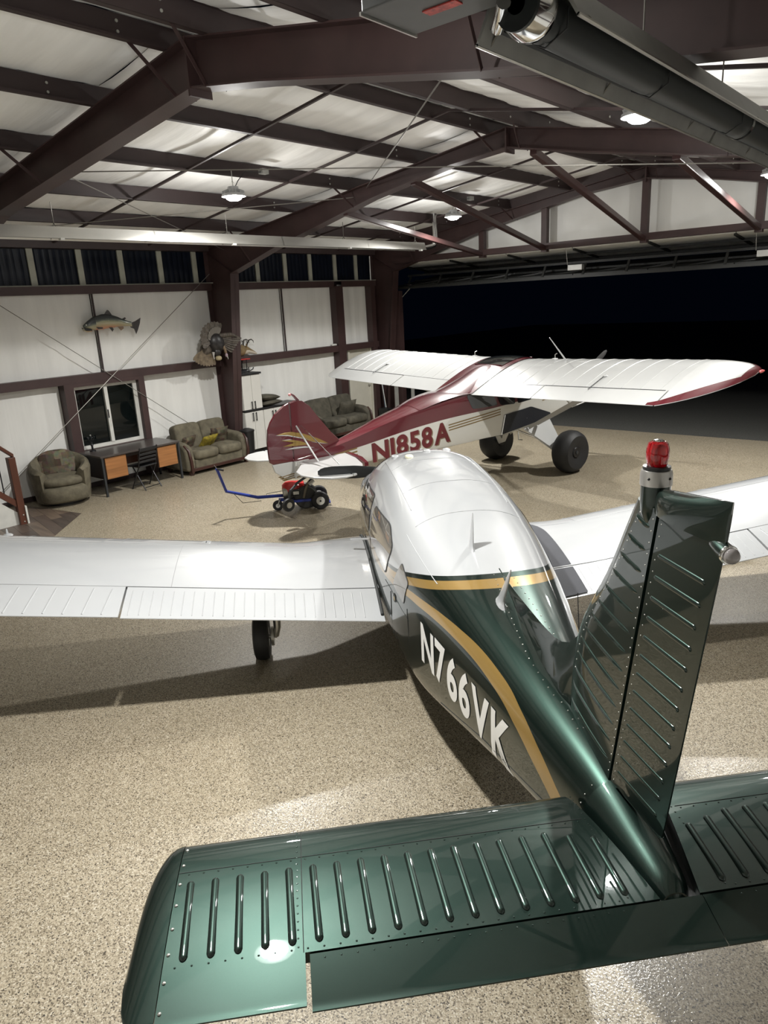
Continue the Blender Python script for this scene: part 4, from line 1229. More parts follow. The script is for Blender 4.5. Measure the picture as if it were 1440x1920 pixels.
def cring(v):
    hb, ht_, zb, zs_, zc = [f(v) for f in CF]
    r = min(.05, hb*.3)
    pts = [(-hb + r, zb), (hb - r, zb), (hb - r*.3, zb + r*.3), (hb, zb + r)]
    for t in (.25, .5, .75): pts.append((hb + (ht_-hb)*t, zb + (zs_-zb)*t))
    pts += [(ht_, zs_ - .02), (ht_*.985, zs_)]
    for t in (.8, .55, .28, 0, -.28, -.55, -.8): pts.append((ht_*t, zs_ + (zc - zs_)*(1 - abs(t)**1.8)))
    pts += [(-ht_*.985, zs_), (-ht_, zs_ - .02)]
    for t in (.75, .5, .25): pts.append((-(hb + (ht_-hb)*t), zb + (zs_-zb)*t))
    pts += [(-hb, zb + r), (-hb + r*.3, zb + r*.3)]
    return [(v, y, z) for y, z in pts]
def cub_mat():
    m, nt, p = nodes('burgundy_over_white_scheme')
    tc = N(nt, 'ShaderNodeTexCoord'); sx = N(nt, 'ShaderNodeSeparateXYZ'); nt.links.new(tc.outputs['Object'], sx.inputs[0])
    zb = curve_node(nt, sx.outputs[0], [(-5, .90), (-4.3, .985), (-3.88, 1.04), (-2.4, 1.25), (-1.07, 1.325), (0, 1.40), (2, 1.5)], -5, 2, .7, 1.7)
    red = mth(nt, 'GREATER_THAN', sx.outputs[2], zb)
    nt.links.new(mixc(nt, red, (.55, .545, .51), (.085, .005, .011)), p.inputs['Base Color'])
    setin(p, Roughness=.32, Coat_Weight=1.0, Coat_Roughness=.04)
    return m
MB().rings([cring(v) for v in sorted(list(np.linspace(-4.9, 1.42, 70)) + [1.46, 1.5])]).build('fuselage', cub_mat(), CB)
def cpt(v, z, off=.004, side=-1): return (v, side*(cside(v, z) + off), z)
# cabin glazing on both sides, in three lights
def cpatch(poly, nm, mt, side, off=.004):
    rp_ = dens(resamp(poly, .05), .06)
    c = Vector((sum(q[0] for q in rp_)/len(rp_), sum(q[1] for q in rp_)/len(rp_)))
    rg = [[cpt(*(c + (Vector(q)-c)*t), off, side) for q in rp_] for t in (1, .66, .33, .02)]
    return MB().rings(rg, caps=False).build(nm, mt, CB)
for side in (-1, 1):
    cpatch([(-1.74, 1.60), (-1.25, 1.70), (-1.05, 1.36), (-1.62, 1.36)], 'rear_window', CUBGLASS, side)
    cpatch([(-1.18, 1.72), (-.70, 1.84), (-.62, 1.33), (-.98, 1.345)], 'side_window', CUBGLASS, side)
    cpatch([(-.62, 1.86), (.08, 1.93), (.30, 1.62), (-.20, 1.36), (-.56, 1.33)], 'door_window', CUBGLASS, side)
    cpatch([(-.90, 1.17), (-.22, 1.235), (.34, 1.05), (.30, .98), (-.96, .835)], 'doorway_patch', NAVY, side, .012)  # dark patch standing in for the unlit interior of the open doorway
    MB().tube([cpt(v, z, .016, side) for v, z in ((-.885, 1.17), (-.97, .835))], .009, 6).build('door_edge', CHROME, CB)
    for k in range(3):
        MB().grid(lambda u, v, k=k, side=side: cpt(-2.14 + 1.16*u, 1.172 - .043*k + .118*u - .018*v, .004, side), 6, 1).build('gold_stripe', GOLDL, CB)
        MB().grid(lambda u, v, k=k, side=side: cpt(-4.25 + .40*u, 1.0 - .05*k + .05*u - .022*v, .004, side), 3, 1).build('gold_stripe', GOLDL, CB)
        MB().grid(lambda u, v, k=k, side=side: cpt(.10 + .75*u, 1.40 - .045*k + .09*u - .018*v, .004, side), 3, 1).build('gold_stripe', GOLDL, CB)
# windshield and skylight
MB().grid(lambda u, v: (.14 + .30*v, -.38 + .76*u, 1.99 - .36*v + .02*math.sin(math.pi*u)), 10, 6).build('windshield', CUBGLASS, CB)
# registration letters on both flanks
REGRED = mat('dark_red_letter', (0.11, 0.012, 0.016), .4)
REGSH = mat('tan_letter_shadow', (0.20, 0.15, 0.10), .5)
def ct(side, dz=0.0, dv=0.0, off=.006):
    def fn(u, v):
        if side < 0: vv = -3.60 + 1.48*u
        else: vv = -2.12 - 1.48*u
        z = .765 + .085*(vv + 3.7) + .30*v + .03*(vv+3.7)*v
        vv2 = vv + dv
        return cpt(vv2, z + dz, off, side)
    return fn
for side in (-1, 1):
    place_text('N1858A', ct(side, -.016, .02*(-side), .004), REGSH, CB, 'letter_shadow', bold=.035)
    place_text('N1858A', ct(side), REGRED, CB, 'registration_letter', bold=.035)

# wing
CW2 = 1.72; AL = math.radians(12.2); DE = math.tan(math.radians(1.4)); ZW = 1.965; BH = 4.40
def air2(f):
    t = .125*5*(.2969*math.sqrt(f) - .126*f - .3516*f*f + .2843*f**3 - .1036*f**4); c = .045*math.sin(math.pi*f**.8)
    return c + t, c - t*.62
def tip_cut(k, left=False):
    """front and rear limits of the chord near the rounded tip"""
    if k < 3.75: return 0.0, 1.0
    t = min(1.0, (k - 3.75)/(BH - 3.75))
    if left: return .34*(1 - math.sqrt(max(0, 1 - t**2.6))), 1.0 - .08*t - .36*(1 - math.sqrt(max(0, 1 - t**2.6)))
    return .16*(1 - math.sqrt(max(0, 1 - t**2.6))), 1.0 - .30*t - .50*(1 - math.sqrt(max(0, 1 - t**2.2)))
def w2(u, f, up=True, off=0.0):
    lf = u < 0; f0, f1 = tip_cut(abs(u), lf)
    if u < -3.4: u = -3.4 + (u + 3.4)*.80
    k = abs(u); ff = f0 + (f1 - f0)*f
    a, b = air2(f); sc = (f1 - f0)
    zz = (a if up else b)*sc*CW2 + (off if up else -off)
    v = -ff*CW2*math.cos(AL) + zz*math.sin(AL)*.2; z = ZW - ff*CW2*math.sin(AL) + k*DE + zz
    return (v, -u, z)
def w2piece(us, f0, f1, nf=18):
    rg = []
    for u in us:
        up, dn = [], []
        for k in range(nf + 1):
            f = f0 + (f1-f0)*(.5*(1-math.cos(math.pi*k/nf)) if f0 == 0 else k/nf)
            a, b = w2(u, f), w2(u, f, False)
            if a[2]-b[2] < .006: b = (b[0], b[1], a[2]-.006)
            up.append(a); dn.append(b)
        rg.append(up + dn[::-1][0:(-1 if f0 == 0 else None)])
    return MB().rings(rg)
def wing_red():
    m, nt, p = nodes('white_wing_red_tip')
    return m
for sd in (1, -1):
    us = [sd*x for x in list(np.linspace(.40, 3.75, 24)) + list(np.linspace(3.8, BH - .002, 14))]
    w2piece([u for u in us if abs(u) <= 3.76], 0, .80).build('wing_skin', PW, CB)
    w2piece([u for u in us if abs(u) >= 3.74], 0, 1.0).build('wing_tip', PW, CB)
    w2piece([sd*x for x in np.linspace(.42, 1.68, 4)], .806, 1.0, 8).build('flap', PW, CB)
    w2piece([sd*x for x in np.linspace(1.70, 3.73, 5)], .802, 1.0, 8).build('aileron', PW, CB)
    MB().tube([w2(sd*u, .803, True, -.003) for u in (1.70, 2.4, 3.1, 3.70)], .009, 6).build('aileron_gap', GAP, CB)
    MB().tube([w2(sd*u, .803, True, .0) for u in (.42, 1.0, 1.68)], .003, 6).build('flap_gap', GAP, CB)
    for i in range(11):
        u = .62 + .30*i
        MB().tube([w2(sd*u, f, True, -.004) for f in np.linspace(.015, .79, 14)], .009, 6).build('rib_ridge', PW, CB)
    # control horn cable fairing, fuel cap
    q = w2(sd*2.55, .62); q2 = w2(sd*2.55, .86)
    MB().sphere((q[0], q[1], q[2] + .005), .05, 12, 7, (1, .8, .35)).build('cable_fairing', PW, CB)
    MB().cyl((q[0], q[1], q[2] + .02), (q2[0], q2[1], q2[2] + .03), .006, 6).build('aileron_cable', DKGREY, CB)
    q = w2(sd*.95, .12); MB().tube([q, (q[0], q[1], q[2] + .07), (q[0] - .06*0 + .05, q[1], q[2] + .085)], .009, 6).build('fuel_vent', GALV, CB)
    MB().lathe([(.05, -.005), (.045, .012), (.015, .016)], q, 'z', 14).build('fuel_cap', PW, CB)
    # burgundy edge band round the tip
    if sd > 0:
        rg = []
        for k in np.linspace(3.72, BH - .002, 26):
            fr = .10 + 0.0*k
        def band(u, v, sd=sd):
            k = 3.62 + (BH - .004 - 3.62)*u
            g = 1.0 - v*min(.30, .03 + .27*((k - 3.62)/(BH - 3.62))**1.2)
            p_ = w2(sd*k, g, True, .004); return p_
        MB().grid(band, 30, 6).build('tip_band', RED, CB)
        def band2(u, v, sd=sd):
            k = 4.05 + (BH - .004 - 4.05)*u
            g = v*min(.22, .02 + .25*((k-4.05)/(BH-4.05))**1.5); p_ = w2(sd*k, g, True, .004); return p_
        MB().grid(band2, 14, 6).build('tip_band', RED, CB)
        def band3(u, v, sd=sd):
            k = 4.32 + (BH - .002 - 4.32)*u
            p_ = w2(sd*k, v, True, .004); return p_
        MB().grid(band3, 8, 16).build('tip_band', RED, CB)
    q = w2(sd*BH, .45)
    MB().tube([(q[0], q[1], q[2]), (q[0]+.01, q[1]-sd*.03, q[2]+.012), (q[0]+.02, q[1]-sd*.055, q[2]+.018)], [.02, .022, .008], 10).build('nav_light', RED if sd < 0 else mat('nav_light_glass', (.5, .1, .1), .1), CB)
    # struts
    for (v0, f1, r_) in ((-.02, .12, .026), (-.25, .62, .024)):
        q = w2(sd*2.55, f1, False)
        MB().bar((v0, -sd*.44, .90 + .17*v0), q, .06, .024, up=(1, 0, .2)).build('wing_strut', PW, CB)
    for uu, f1 in ((1.55, .15), (1.55, .6)):
        q = w2(sd*uu, f1, False); 
        MB().cyl((-.1, -sd*1.60, 1.42) if f1 < .3 else (-.55, -sd*1.60, 1.36), q, .012, 8).build('jury_strut', PW, CB)
    MB().cyl((-.1, -sd*1.60, 1.42), (-.55, -sd*1.60, 1.36), .010, 6).build('jury_strut', PW, CB)
# burgundy centre section over the cabin
def cen(u, v):
    y = -.44 + .88*u; f = v
    p_ = w2(.44, f, True, .012); crown = .03*(1 - (2*u-1)**2)
    return (p_[0], y, p_[2] + crown)
MB().grid(cen, 10, 20).build('centre_section', RED, CB)
def turtle(u, v):
    vv = -1.60 - 1.1*v; t = 2*u - 1
    p_ = w2(.44, .97, True, .012); ht_ = CF[1](vv); hw = .44*(1-v) + (ht_ + .004)*v
    za = p_[2] - .02 + .03*(1-t*t); zb_ = CF[3](vv) + (CF[4](vv) - CF[3](vv))*(1 - abs(t)**1.8) + .004
    k = v*v*(3-2*v)
    return (vv, hw*t, za*(1-k) + zb_*k)
MB().grid(turtle, 10, 12).build('turtle_deck', RED, CB)
MB().grid(lambda u, v: (lambda p_: (p_[0], -.33 + .66*u, p_[2] + .03*(1 - (1.5*u - .75)**2)))(w2(.44, .03 + .47*v, True, .020)), 8, 10).build('skylight', mat('smoked_skylight', (.02, .022, .022), .06, coat=1), CB)
for f in (.03, .50):
    MB().tube([(lambda p_: (p_[0], y, p_[2]))(w2(.44, f, True, .042)) for y in (-.32, 0, .32)], .008, 6).build('skylight_trim', RED, CB)
q = w2(1.35, .25)
MB().tube([q, (q[0] - .30, q[1] + .10, q[2] + .38)], [.014, .006], 8).build('whip_antenna', PW, CB)
# tail
def flat(poly, nm, mt, th=.02, fn=None):
    return MB().prism(poly, -th/2, th/2, fn or (lambda a, b, d: (a, d, b))).build(nm, mt, CB, bevel=.006)
fin_p = [(-4.0, 1.12), (-4.22, 1.34), (-4.43, 1.60), (-4.55, 1.76), (-4.66, 1.84), (-4.76, 1.86), (-4.87, 1.84), (-4.88, 1.0), (-4.2, 1.05)]
rud_p = [(-4.89, 1.84), (-4.96, 1.815), (-5.12, 1.71), (-5.21, 1.60), (-5.26, 1.50), (-5.285, 1.32), (-5.28, 1.10), (-5.27, 1.03), (-5.22, 1.0), (-4.89, .995)]
flat(fin_p, 'vertical_fin', RED, .05); flat(rud_p, 'rudder', RED, .035)
flat([(-4.89, .99), (-5.24, .995), (-5.20, .88), (-5.05, .76), (-4.89, .74)], 'rudder_foot', PW, .035)
flat([(-4.90, .99), (-4.4, 1.0), (-4.0, .85), (-4.5, .74), (-4.9, .735)], 'tail_keel', PW, .10)
MB().tube([(-4.72, 0, 1.85), (-4.79, 0, 1.93), (-4.83, 0, 1.96)], [.02, .018, .01], 8).build('tail_beacon', RED, CB)
MB().sphere((-4.85, 0, 1.95), .022, 10, 7).build('beacon_lens', mat('pale_red_lens', (.6, .25, .25), .15), CB)
for k in range(3):
    for side in (-1, 1):
        MB().grid(lambda u, v, k=k, side=side: (-5.14 + .55*u + .03*k, side*(.0185 if -5.14 + .55*u + .03*k < -4.88 else .052), .80 - .028*k + .055*u - .014*v), 8, 1).build('gold_stripe', GOLDL, CB)
# swoosh emblem on the fin, both sides
def swoosh(pts, mt, side):
    MB().prism(pts, .0, .004, lambda a, b, d: (a, side*((.0255 if a > -4.885 else .018) + d), b)).build('fin_emblem', mt, CB)
EGOLD = mat('emblem_gold', (.26, .17, .045), .4, metal=.3)
for side in (-1, 1):
    swoosh([(-5.13, 1.415), (-5.0, 1.43), (-4.88, 1.425), (-4.7, 1.375), (-4.45, 1.265), (-4.28, 1.17), (-4.42, 1.195), (-4.6, 1.25), (-4.75, 1.325), (-4.95, 1.39)], EGOLD, side)
    swoosh([(-5.15, 1.41), (-4.95, 1.405), (-4.72, 1.33), (-4.55, 1.25), (-4.74, 1.31), (-4.95, 1.375)], PW, side)
    swoosh([(-5.07, 1.325), (-4.88, 1.31), (-4.75, 1.27), (-4.60, 1.20), (-4.85, 1.215), (-5.05, 1.235), (-4.85, 1.265)], EGOLD, side)
    swoosh([(-5.05, 1.33), (-4.93, 1.325), (-4.82, 1.29), (-4.93, 1.305)], PW, side)
    swoosh([(-5.02, 1.185), (-4.85, 1.20), (-4.68, 1.185), (-4.52, 1.14), (-4.7, 1.165), (-4.88, 1.175)], PW, side)
    swoosh([(-4.58, 1.235), (-4.42, 1.19), (-4.28, 1.155), (-4.42, 1.20)], PW, side)
    flat([(-4.1, 1.0), (-4.0, 1.03), (-3.95, .96)], 'keel_tip', PW, .02)
# horizontal tail
HS = {1: 1.04, -1: .80}
for sd in (1, -1):
    st_p = [(-4.05, .12), (-4.15, .52), (-4.32, .90), (-4.50, 1.15), (-4.66, 1.28), (-4.78, 1.32), (-4.80, .10)]
    el_p = [(-4.81, .12), (-4.79, 1.32), (-4.92, 1.33), (-5.10, 1.25), (-5.24, 1.05), (-5.28, .82), (-5.22, .60), (-5.06, .42), (-4.93, .27), (-4.86, .12)]
    MB().prism(st_p, 0.962, 0.998, lambda a, b, d, sd=sd: (a, -sd*b*HS[sd], d)).build('stabilizer', PW, CB, bevel=.012)
    MB().prism(el_p, 0.965, 0.995, lambda a, b, d, sd=sd: (a, -sd*b*HS[sd], d)).build('elevator', PW, CB, bevel=.012)
    MB().prism([(-3.98, .10), (-4.05, .12), (-4.15, .55), (-4.30, .92), (-4.25, .94), (-4.08, .58)], 0.954, 1.006, lambda a, b, d, sd=sd: (a, -sd*b*HS[sd], d)).build('leading_edge_band', RED, CB)
    MB().cyl((-4.72, -sd*.02, 1.50), (-4.72, -sd*.95, 1.05), .007, 6).build('brace_wire', CHROME, CB)
    MB().cyl((-4.80, -sd*.02, 1.50), (-4.80, -sd*.55, 1.05), .012, 6).build('brace_wire', PW, CB)
# gear
for sd in (1, -1):
    c = (.33, -sd*.905, .385)
    rr = .385
    MB().lathe([(.10, -.13), (.20, -.175), (.30, -.18), (.355, -.13), (.385, -.05), (.385, .05), (.355, .13), (.30, .18), (.20, .175), (.10, .13)], c, 'y', 36).build('bush_tyre', RUBBER, CB)
    MB().lathe([(.02, -.15), (.09, -.15), (.105, -.13), (.105, .13), (.09, .15), (.02, .15)], c, 'y', 20).build('wheel_hub', BLACK_METAL, CB)
    MB().lathe([(.004, -.165), (.035, -.16), (.035, .16), (.004, .165)], c, 'y', 12).build('hub_nut', DKGREY, CB)
    top = [(.35, -sd*.38, .98), (-.35, -sd*.40, .86)]
    ax = Vector((.33, -sd*.74, .40))
    m = MB()
    m.hexa([top[0], top[1], tuple(ax + Vector((-.14, 0, -.02))), tuple(ax + Vector((.05, 0, 0))),
            (top[0][0], top[0][1], top[0][2]-.03), (top[1][0], top[1][1], top[1][2]-.03), tuple(ax + Vector((-.14, sd*.03, -.05))), tuple(ax + Vector((.05, sd*.03, -.03)))])
    m.build('gear_leg', PW, CB)
    MB().tube([(-.3, -sd*.15, .80), (0, -sd*.45, .62), (.3, -sd*.74, .42)], .018, 8).build('shock_strut', CHROME, CB)
MB().tube([(-.28, .16, .82), (-.25, 0, .70), (-.28, -.16, .82)], .016, 8).build('cabane', GALV, CB)
MB().tube([(-.55, -.45, .82), (-.60, -.50, .70), (-.50, -.50, .68)], .010, 6).build('step_loop', GALV, CB)
# nose
MB().lathe([(.13, 0), (.12, .06), (.07, .15), (.01, .19)], (1.50, 0, 1.36), 'x', 20).build('spinner', PW, CB)
for sgn in (1, -1):
    rg = []
    ang = math.radians(44)
    for t in np.linspace(.06, 1, 18):
        R_ = 1.02*t; ch = np.interp(t, [.06, .2, .5, .8, .94, 1.0], [.09, .12, .15, .14, .11, .04]); tk = np.interp(t, [0, .3, 1], [.05, .025, .01])
        ring = []
        for a in np.linspace(0, 2*math.pi, 10, endpoint=False):
            u_, v_ = math.cos(a)*ch/2, math.sin(a)*tk/2
            ring.append((1.56 + v_ + u_*.4, -sgn*(R_*math.cos(ang)) + u_*math.sin(ang)*.9, 1.36 + sgn*R_*math.sin(ang) + sgn*0 + u_*math.cos(ang)*.9))
        rg.append(ring)
    MB().rings(rg).build('propeller_blade', mat('dull_prop', (.045, .045, .045), .4, metal=.3), CB)
# tail wheel held by the tug
MB().tube([(-4.55, 0, .78), (-4.85, 0, .66), (-4.98, 0, .56)], .02, 8).build('tail_spring', DKGREY, CB)
MB().tube([(-4.98, 0, .58), (-5.02, 0, .42)], .018, 8).build('tail_fork', DKGREY, CB)
wheel(MB(), (-5.03, 0, .36), .10, .06, 20).build('tail_tyre', RUBBER, CB)
MB().lathe([(.01, -.032), (.045, -.032), (.045, .032), (.01, .032)], (-5.03, 0, .36), 'y', 14).build('tail_hub', ALU, CB)
# ------------------------------------------------------------------ furniture along the left wall
SUEDE = mat('olive_suede', (0.112, 0.098, 0.066), .85, var=.35, vscale=7, detail=5, bump=.004, bscale=25)
SUEDE_D = mat('dark_olive_suede', (0.066, 0.060, 0.044), .85, var=.35, vscale=8, bump=.004, bscale=25)
def patch_mat(name, cols, sc):
    m, nt, p = nodes(name)
    v = coords(nt)
    vo = N(nt, 'ShaderNodeTexVoronoi', distance='CHEBYCHEV'); vo.inputs['Scale'].default_value = sc; vo.inputs['Randomness'].default_value = .35
    nt.links.new(v, vo.inputs['Vector'])
    sp_ = N(nt, 'ShaderNodeSeparateColor'); nt.links.new(vo.outputs['Color'], sp_.inputs[0])
    rp = N(nt, 'ShaderNodeValToRGB'); rp.color_ramp.interpolation = 'EASE'
    rp.color_ramp.elements[0].color = c4(cols[0]); rp.color_ramp.elements[1].color = c4(cols[-1])
    for i, c in enumerate(cols[1:-1]): rp.color_ramp.elements.new((i+1)/(len(cols)-1)).color = c4(c)
    nt.links.new(sp_.outputs[0], rp.inputs['Fac'])
    nz = N(nt, 'ShaderNodeTexNoise'); nz.inputs['Scale'].default_value = 14; nz.inputs['Detail'].default_value = 4; nt.links.new(v, nz.inputs['Vector'])
    mx = N(nt, 'ShaderNodeMix', data_type='RGBA', blend_type='OVERLAY'); mx.inputs[0].default_value = .6
    nt.links.new(rp.outputs['Color'], mx.inputs[6]); nt.links.new(nz.outputs['Color'], mx.inputs[7])
    nt.links.new(mx.outputs[2], p.inputs['Base Color']); p.inputs['Roughness'].default_value = .85
    return m
PATCH = patch_mat('patchwork_fabric', [(.035, .020, .014), (.10, .08, .052), (.14, .125, .085), (.05, .035, .022)], 9)
PAISLEY = patch_mat('brown_paisley', [(.03, .02, .013), (.10, .075, .045), (.05, .035, .022), (.13, .10, .065)], 16)
YELLOW = mat('yellow_cushion_print', (.30, .24, .018), .7, col2=(.12, .09, .01), vscale=22, detail=3)

# tub armchair
AC = empty('armchair', (.58, 5.64, 0), math.radians(-20), label='olive tub armchair with patchwork back beside the desk', cat='armchair')
# local: front = +x
def tub():
    m = MB(); rg = []
    n = 40
    a0, a1 = math.radians(46), math.radians(314)
    for i in range(n + 1):
        a = a0 + (a1 - a0)*i/n
        t = abs((i/n) - .5)*2                  # 0 at back, 1 at arm fronts
        R_ = .44; top = .86 - .24*t**1.5 - .10*max(0, t-.7)/.3*0; th_ = .15 - .02*(1-t)
        rake = .06*(1-t)
        c, s_ = math.cos(a), math.sin(a)
        px, py = R_*c*1.0, R_*s_*1.02
        prof = []
        for (dr, z) in ((0, .07), (.03, .30), (.045 + rake, .60), (.03 + rake, top - .05), (-.03 + rake, top), (-.09 + rake, top - .03), (-.12 + rake*.5, top - .12), (-.125, .45), (-.12, .12)):
            prof.append((px + c*dr, py + s_*dr, z))
        rg.append(prof)
    return m.rings(rg)
tub().build('tub_shell', SUEDE, AC)
MB().superell((.04, 0, .42), (.37, .36, .095), 3.2, 3.0, 36, 14).build('seat_cushion', SUEDE, AC)
MB().superell((.05, 0, .21), (.42, .40, .155), 5, 3.4, 36, 12).build('seat_base', SUEDE, AC)
MB().superell((-.26, 0, .64), (.10, .33, .27), 2.8, 3.4, 28, 14, Matrix.Rotation(math.radians(-12), 3, 'Y')).build('back_cushion', PATCH, AC)
MB().lathe([(.05, 0), (.30, 0), (.30, .06), (.05, .06)], (0, 0, 0), 'z', 24).build('swivel_base', BLACK, AC)

# desk
DK = empty('desk', (0, 0, 0), label='steel legged desk with two orange wood drawer pedestals under the window', cat='desk')
DESKTOP = mat('grey_brown_desk_laminate', (.060, .050, .046), .3, var=.1)
DWOOD = mat('orange_oak_drawer', (.30, .13, .045), .4, vscale=3, vstretch=(1, .4, 8), var=.25, detail=5)
DBROWN = mat('dark_brown_steel', (.022, .013, .011), .45)
y0, y1, x0, x1 = 6.20, 7.86, .22, 1.02
MB().box((x0, y0, .715), (x1, y1, .75)).build('desktop', DESKTOP, DK, bevel=.004)
for (a, b) in ((6.28, 6.72), (7.36, 7.80)):
    MB().box((x0 + .05, a, .30), (x1 - .05, b, .715)).build('drawer_pedestal', DBROWN, DK)
    MB().box((x1 - .052, a + .012, .31), (x1 - .03, b - .012, .70)).build('drawer_front', DWOOD, DK, bevel=.003)
MB().box((x0 + .02, 6.72, .36), (x0 + .045, 7.36, .715)).build('modesty_panel', WOODRED, DK)
MB().box((x0 + .1, 6.72, .64), (x1 - .08, 7.36, .715)).build('centre_drawer', DBROWN, DK)
for x in (x0 + .03, x1 - .02):
    for y in (y0 + .03, y1 - .03):
        MB().box((x - .018, y - .018, 0), (x + .018, y + .018, .715)).build('leg', DKGREY, DK)
# small figurine lamp on the desk
FG = empty('desk_ornament', (.36, 6.42, .75), label='small dark branching ornament standing on the left end of the desk', cat='ornament')
MB().lathe([(.06, 0), (.055, .02), (.02, .03), (.018, .10), (.03, .12), (.015, .15), (.015, .2)], n=14).build('stem', BLACK_METAL, FG)
for a in (0, 1.3, 2.6, 3.9, 5.2):
    MB().tube([(0, 0, .18), (.035*math.cos(a), .035*math.sin(a), .21), (.06*math.cos(a), .06*math.sin(a), .25)], .006, 6).build('branch', BLACK_METAL, FG)
    MB().sphere((.06*math.cos(a), .06*math.sin(a), .262), .014, 8, 6).build('bead', DKGREY, FG)
MB().sphere((0, 0, .30), .016, 8, 6).build('bead', GALV, FG)

# folding chair
FC = empty('folding_chair', (1.02, 7.02, 0), math.radians(8), label='black slatted folding chair pulled up in front of the desk', cat='chair')
# local: chair faces -x (towards the desk), back at +x
for s in (-1, 1):
    y = s*.20
    MB().tube([(-.16, y, .0), (.10, y, .43), (.20, y, .80)], .012, 8).build('leg', BLACK_METAL, FC)
    MB().tube([(.20, y*.92, .0), (-.08, y*.92, .43)], .012, 8).build('leg', BLACK_METAL, FC)
MB().cyl((-.12, -.2, .07), (-.12, .2, .07), .008, 6).build('stretcher', BLACK_METAL, FC)
MB().cyl((.17, -.185, .05), (.17, .185, .05), .008, 6).build('stretcher', BLACK_METAL, FC)
MB().box((-.22, -.2, .43), (.14, .2, .452)).build('seat', BLACK, FC, bevel=.006)
for z, h in ((.53, .04), (.60, .04), (.67, .04), (.76, .06)):
    xx = .10 + (z - .43)*.27
    MB().box((xx - .008, -.2, z - h/2), (xx + .008, .2, z + h/2)).build('back_slat', BLACK, FC, bevel=.004)

# loveseats
SOFAWOOD = mat('dark_mahogany', (.042, .015, .011), .35)
def loveseat(name, loc, rz, label, seatw=1.45, sm=SUEDE):
    e = empty(name, loc, rz, label=label, cat='sofa')
    W_ = seatw/2
    MB().box((-.38, -W_, .10), (.42, W_, .30)).build('seat_base', sm, e, bevel=.03)
    for s in (-1, 1):
        MB().superell((.05, s*W_/2, .385), (.42, W_/2*.985, .105), 5, 8, 36, 12).build('seat_cushion', sm, e)
        MB().superell((-.22, s*W_/2*1.05, .67), (.13, W_/2*1.05, .28), 5.5, 7.0, 32, 14, Matrix.Rotation(math.radians(-14), 3, 'Y')).build('back_cushion', sm, e)
        # scrolled arm
        prof = [(-.42, .08), (.42, .08), (.43, .30), (.40, .52), (.30, .60), (.15, .64), (-.15, .66), (-.42, .68)]
        MB().prism(prof, s*W_, s*(W_ + .20), lambda x, z, y: (x, y, z)).build('arm', sm, e, bevel=.06, seg=4)
        MB().tube([(.435, s*(W_ + .10), .06), (.455, s*(W_ + .12), .30), (.42, s*(W_ + .13), .50), (.30, s*(W_ + .15), .60)], [.035, .032, .028, .02], 10).build('wood_arm_front', SOFAWOOD, e)
    MB().box((-.44, -W_ - .15, .10), (-.30, W_ + .15, .66)).build('back_frame', sm, e, bevel=.05, seg=3)
    MB().box((.40, -W_ - .08, .075), (.445, W_ + .08, .135)).build('wood_rail', SOFAWOOD, e, bevel=.006)
    for x in (-.36, .38):
        for y in (-W_ - .10, W_ + .10):
            MB().box((x - .035, y - .035, 0), (x + .035, y + .035, .09)).build('foot', SOFAWOOD, e)
    return e
LS = loveseat('loveseat', (.60, 8.77, 0), math.radians(0), 'olive two seat loveseat with wood trim against the wall left of the column', 1.20)
# pillows
def pillow(name, loc, rot, size, mt, label):
    M = Matrix.Rotation(rot[2], 3, 'Z') @ Matrix.Rotation(rot[1], 3, 'Y') @ Matrix.Rotation(rot[0], 3, 'X')
    a, b, c = size
    m = MB()
    def fn(sg):
        def f(u, v):
            p, q = 2*u - 1, 2*v - 1
            k = (1 - p**4)*(1 - q**4)
            pin = 1 - .10*(1 - abs(p))*abs(q)**2 - .0
            return M @ Vector((p*a*(1 - .10*(1-q*q)), q*b*(1 - .10*(1-p*p)), sg*c*max(0, k)**.55))
        return f
    m.grid(fn(1), 16, 16); m.grid(fn(-1), 16, 16)
    me_o = m.build(name, mt, label=label, cat='pillow', loc=loc)
    return me_o
pillow('throw_pillow', (.74, 8.72, .56), (0, math.radians(-52), math.radians(14)), (.17, .24, .055), YELLOW, 'yellow printed throw pillow lying on the loveseat')
pillow('throw_pillow', (.62, 9.10, .62), (0, math.radians(-70), math.radians(-10)), (.19, .21, .065), PAISLEY, 'brown paisley throw pillow leaning on the right arm of the loveseat')
pillow('throw_pillow', (.56, 8.36, .58), (0, math.radians(-66), math.radians(12)), (.15, .19, .06), PAISLEY, 'small brown pillow half hidden behind the yellow pillow')
loveseat('sofa', (.62, 12.66, 0), 0, 'dark olive sofa beside the cream door behind the red tail', 1.5, SUEDE_D)
pillow('throw_pillow', (.66, 13.05, .62), (0, math.radians(-68), 0), (.22, .30, .09), SUEDE_D, 'large dark pillow on the sofa beside the cream door')
TB = empty('trash_can', (.72, 9.78, 0), label='black trash can tucked between the loveseat and the white cabinets', cat='trash can')
MB().lathe([(.02, 0), (.12, 0), (.15, .56), (.155, .60), (.14, .60), (.13, .50), (.02, .48)], n=24).build('bin', BLACK, TB)
MB().lathe([(.157, .58), (.163, .60), (.157, .62), (.05, .66), (.01, .665)], n=24).build('lid', BLACK, TB)

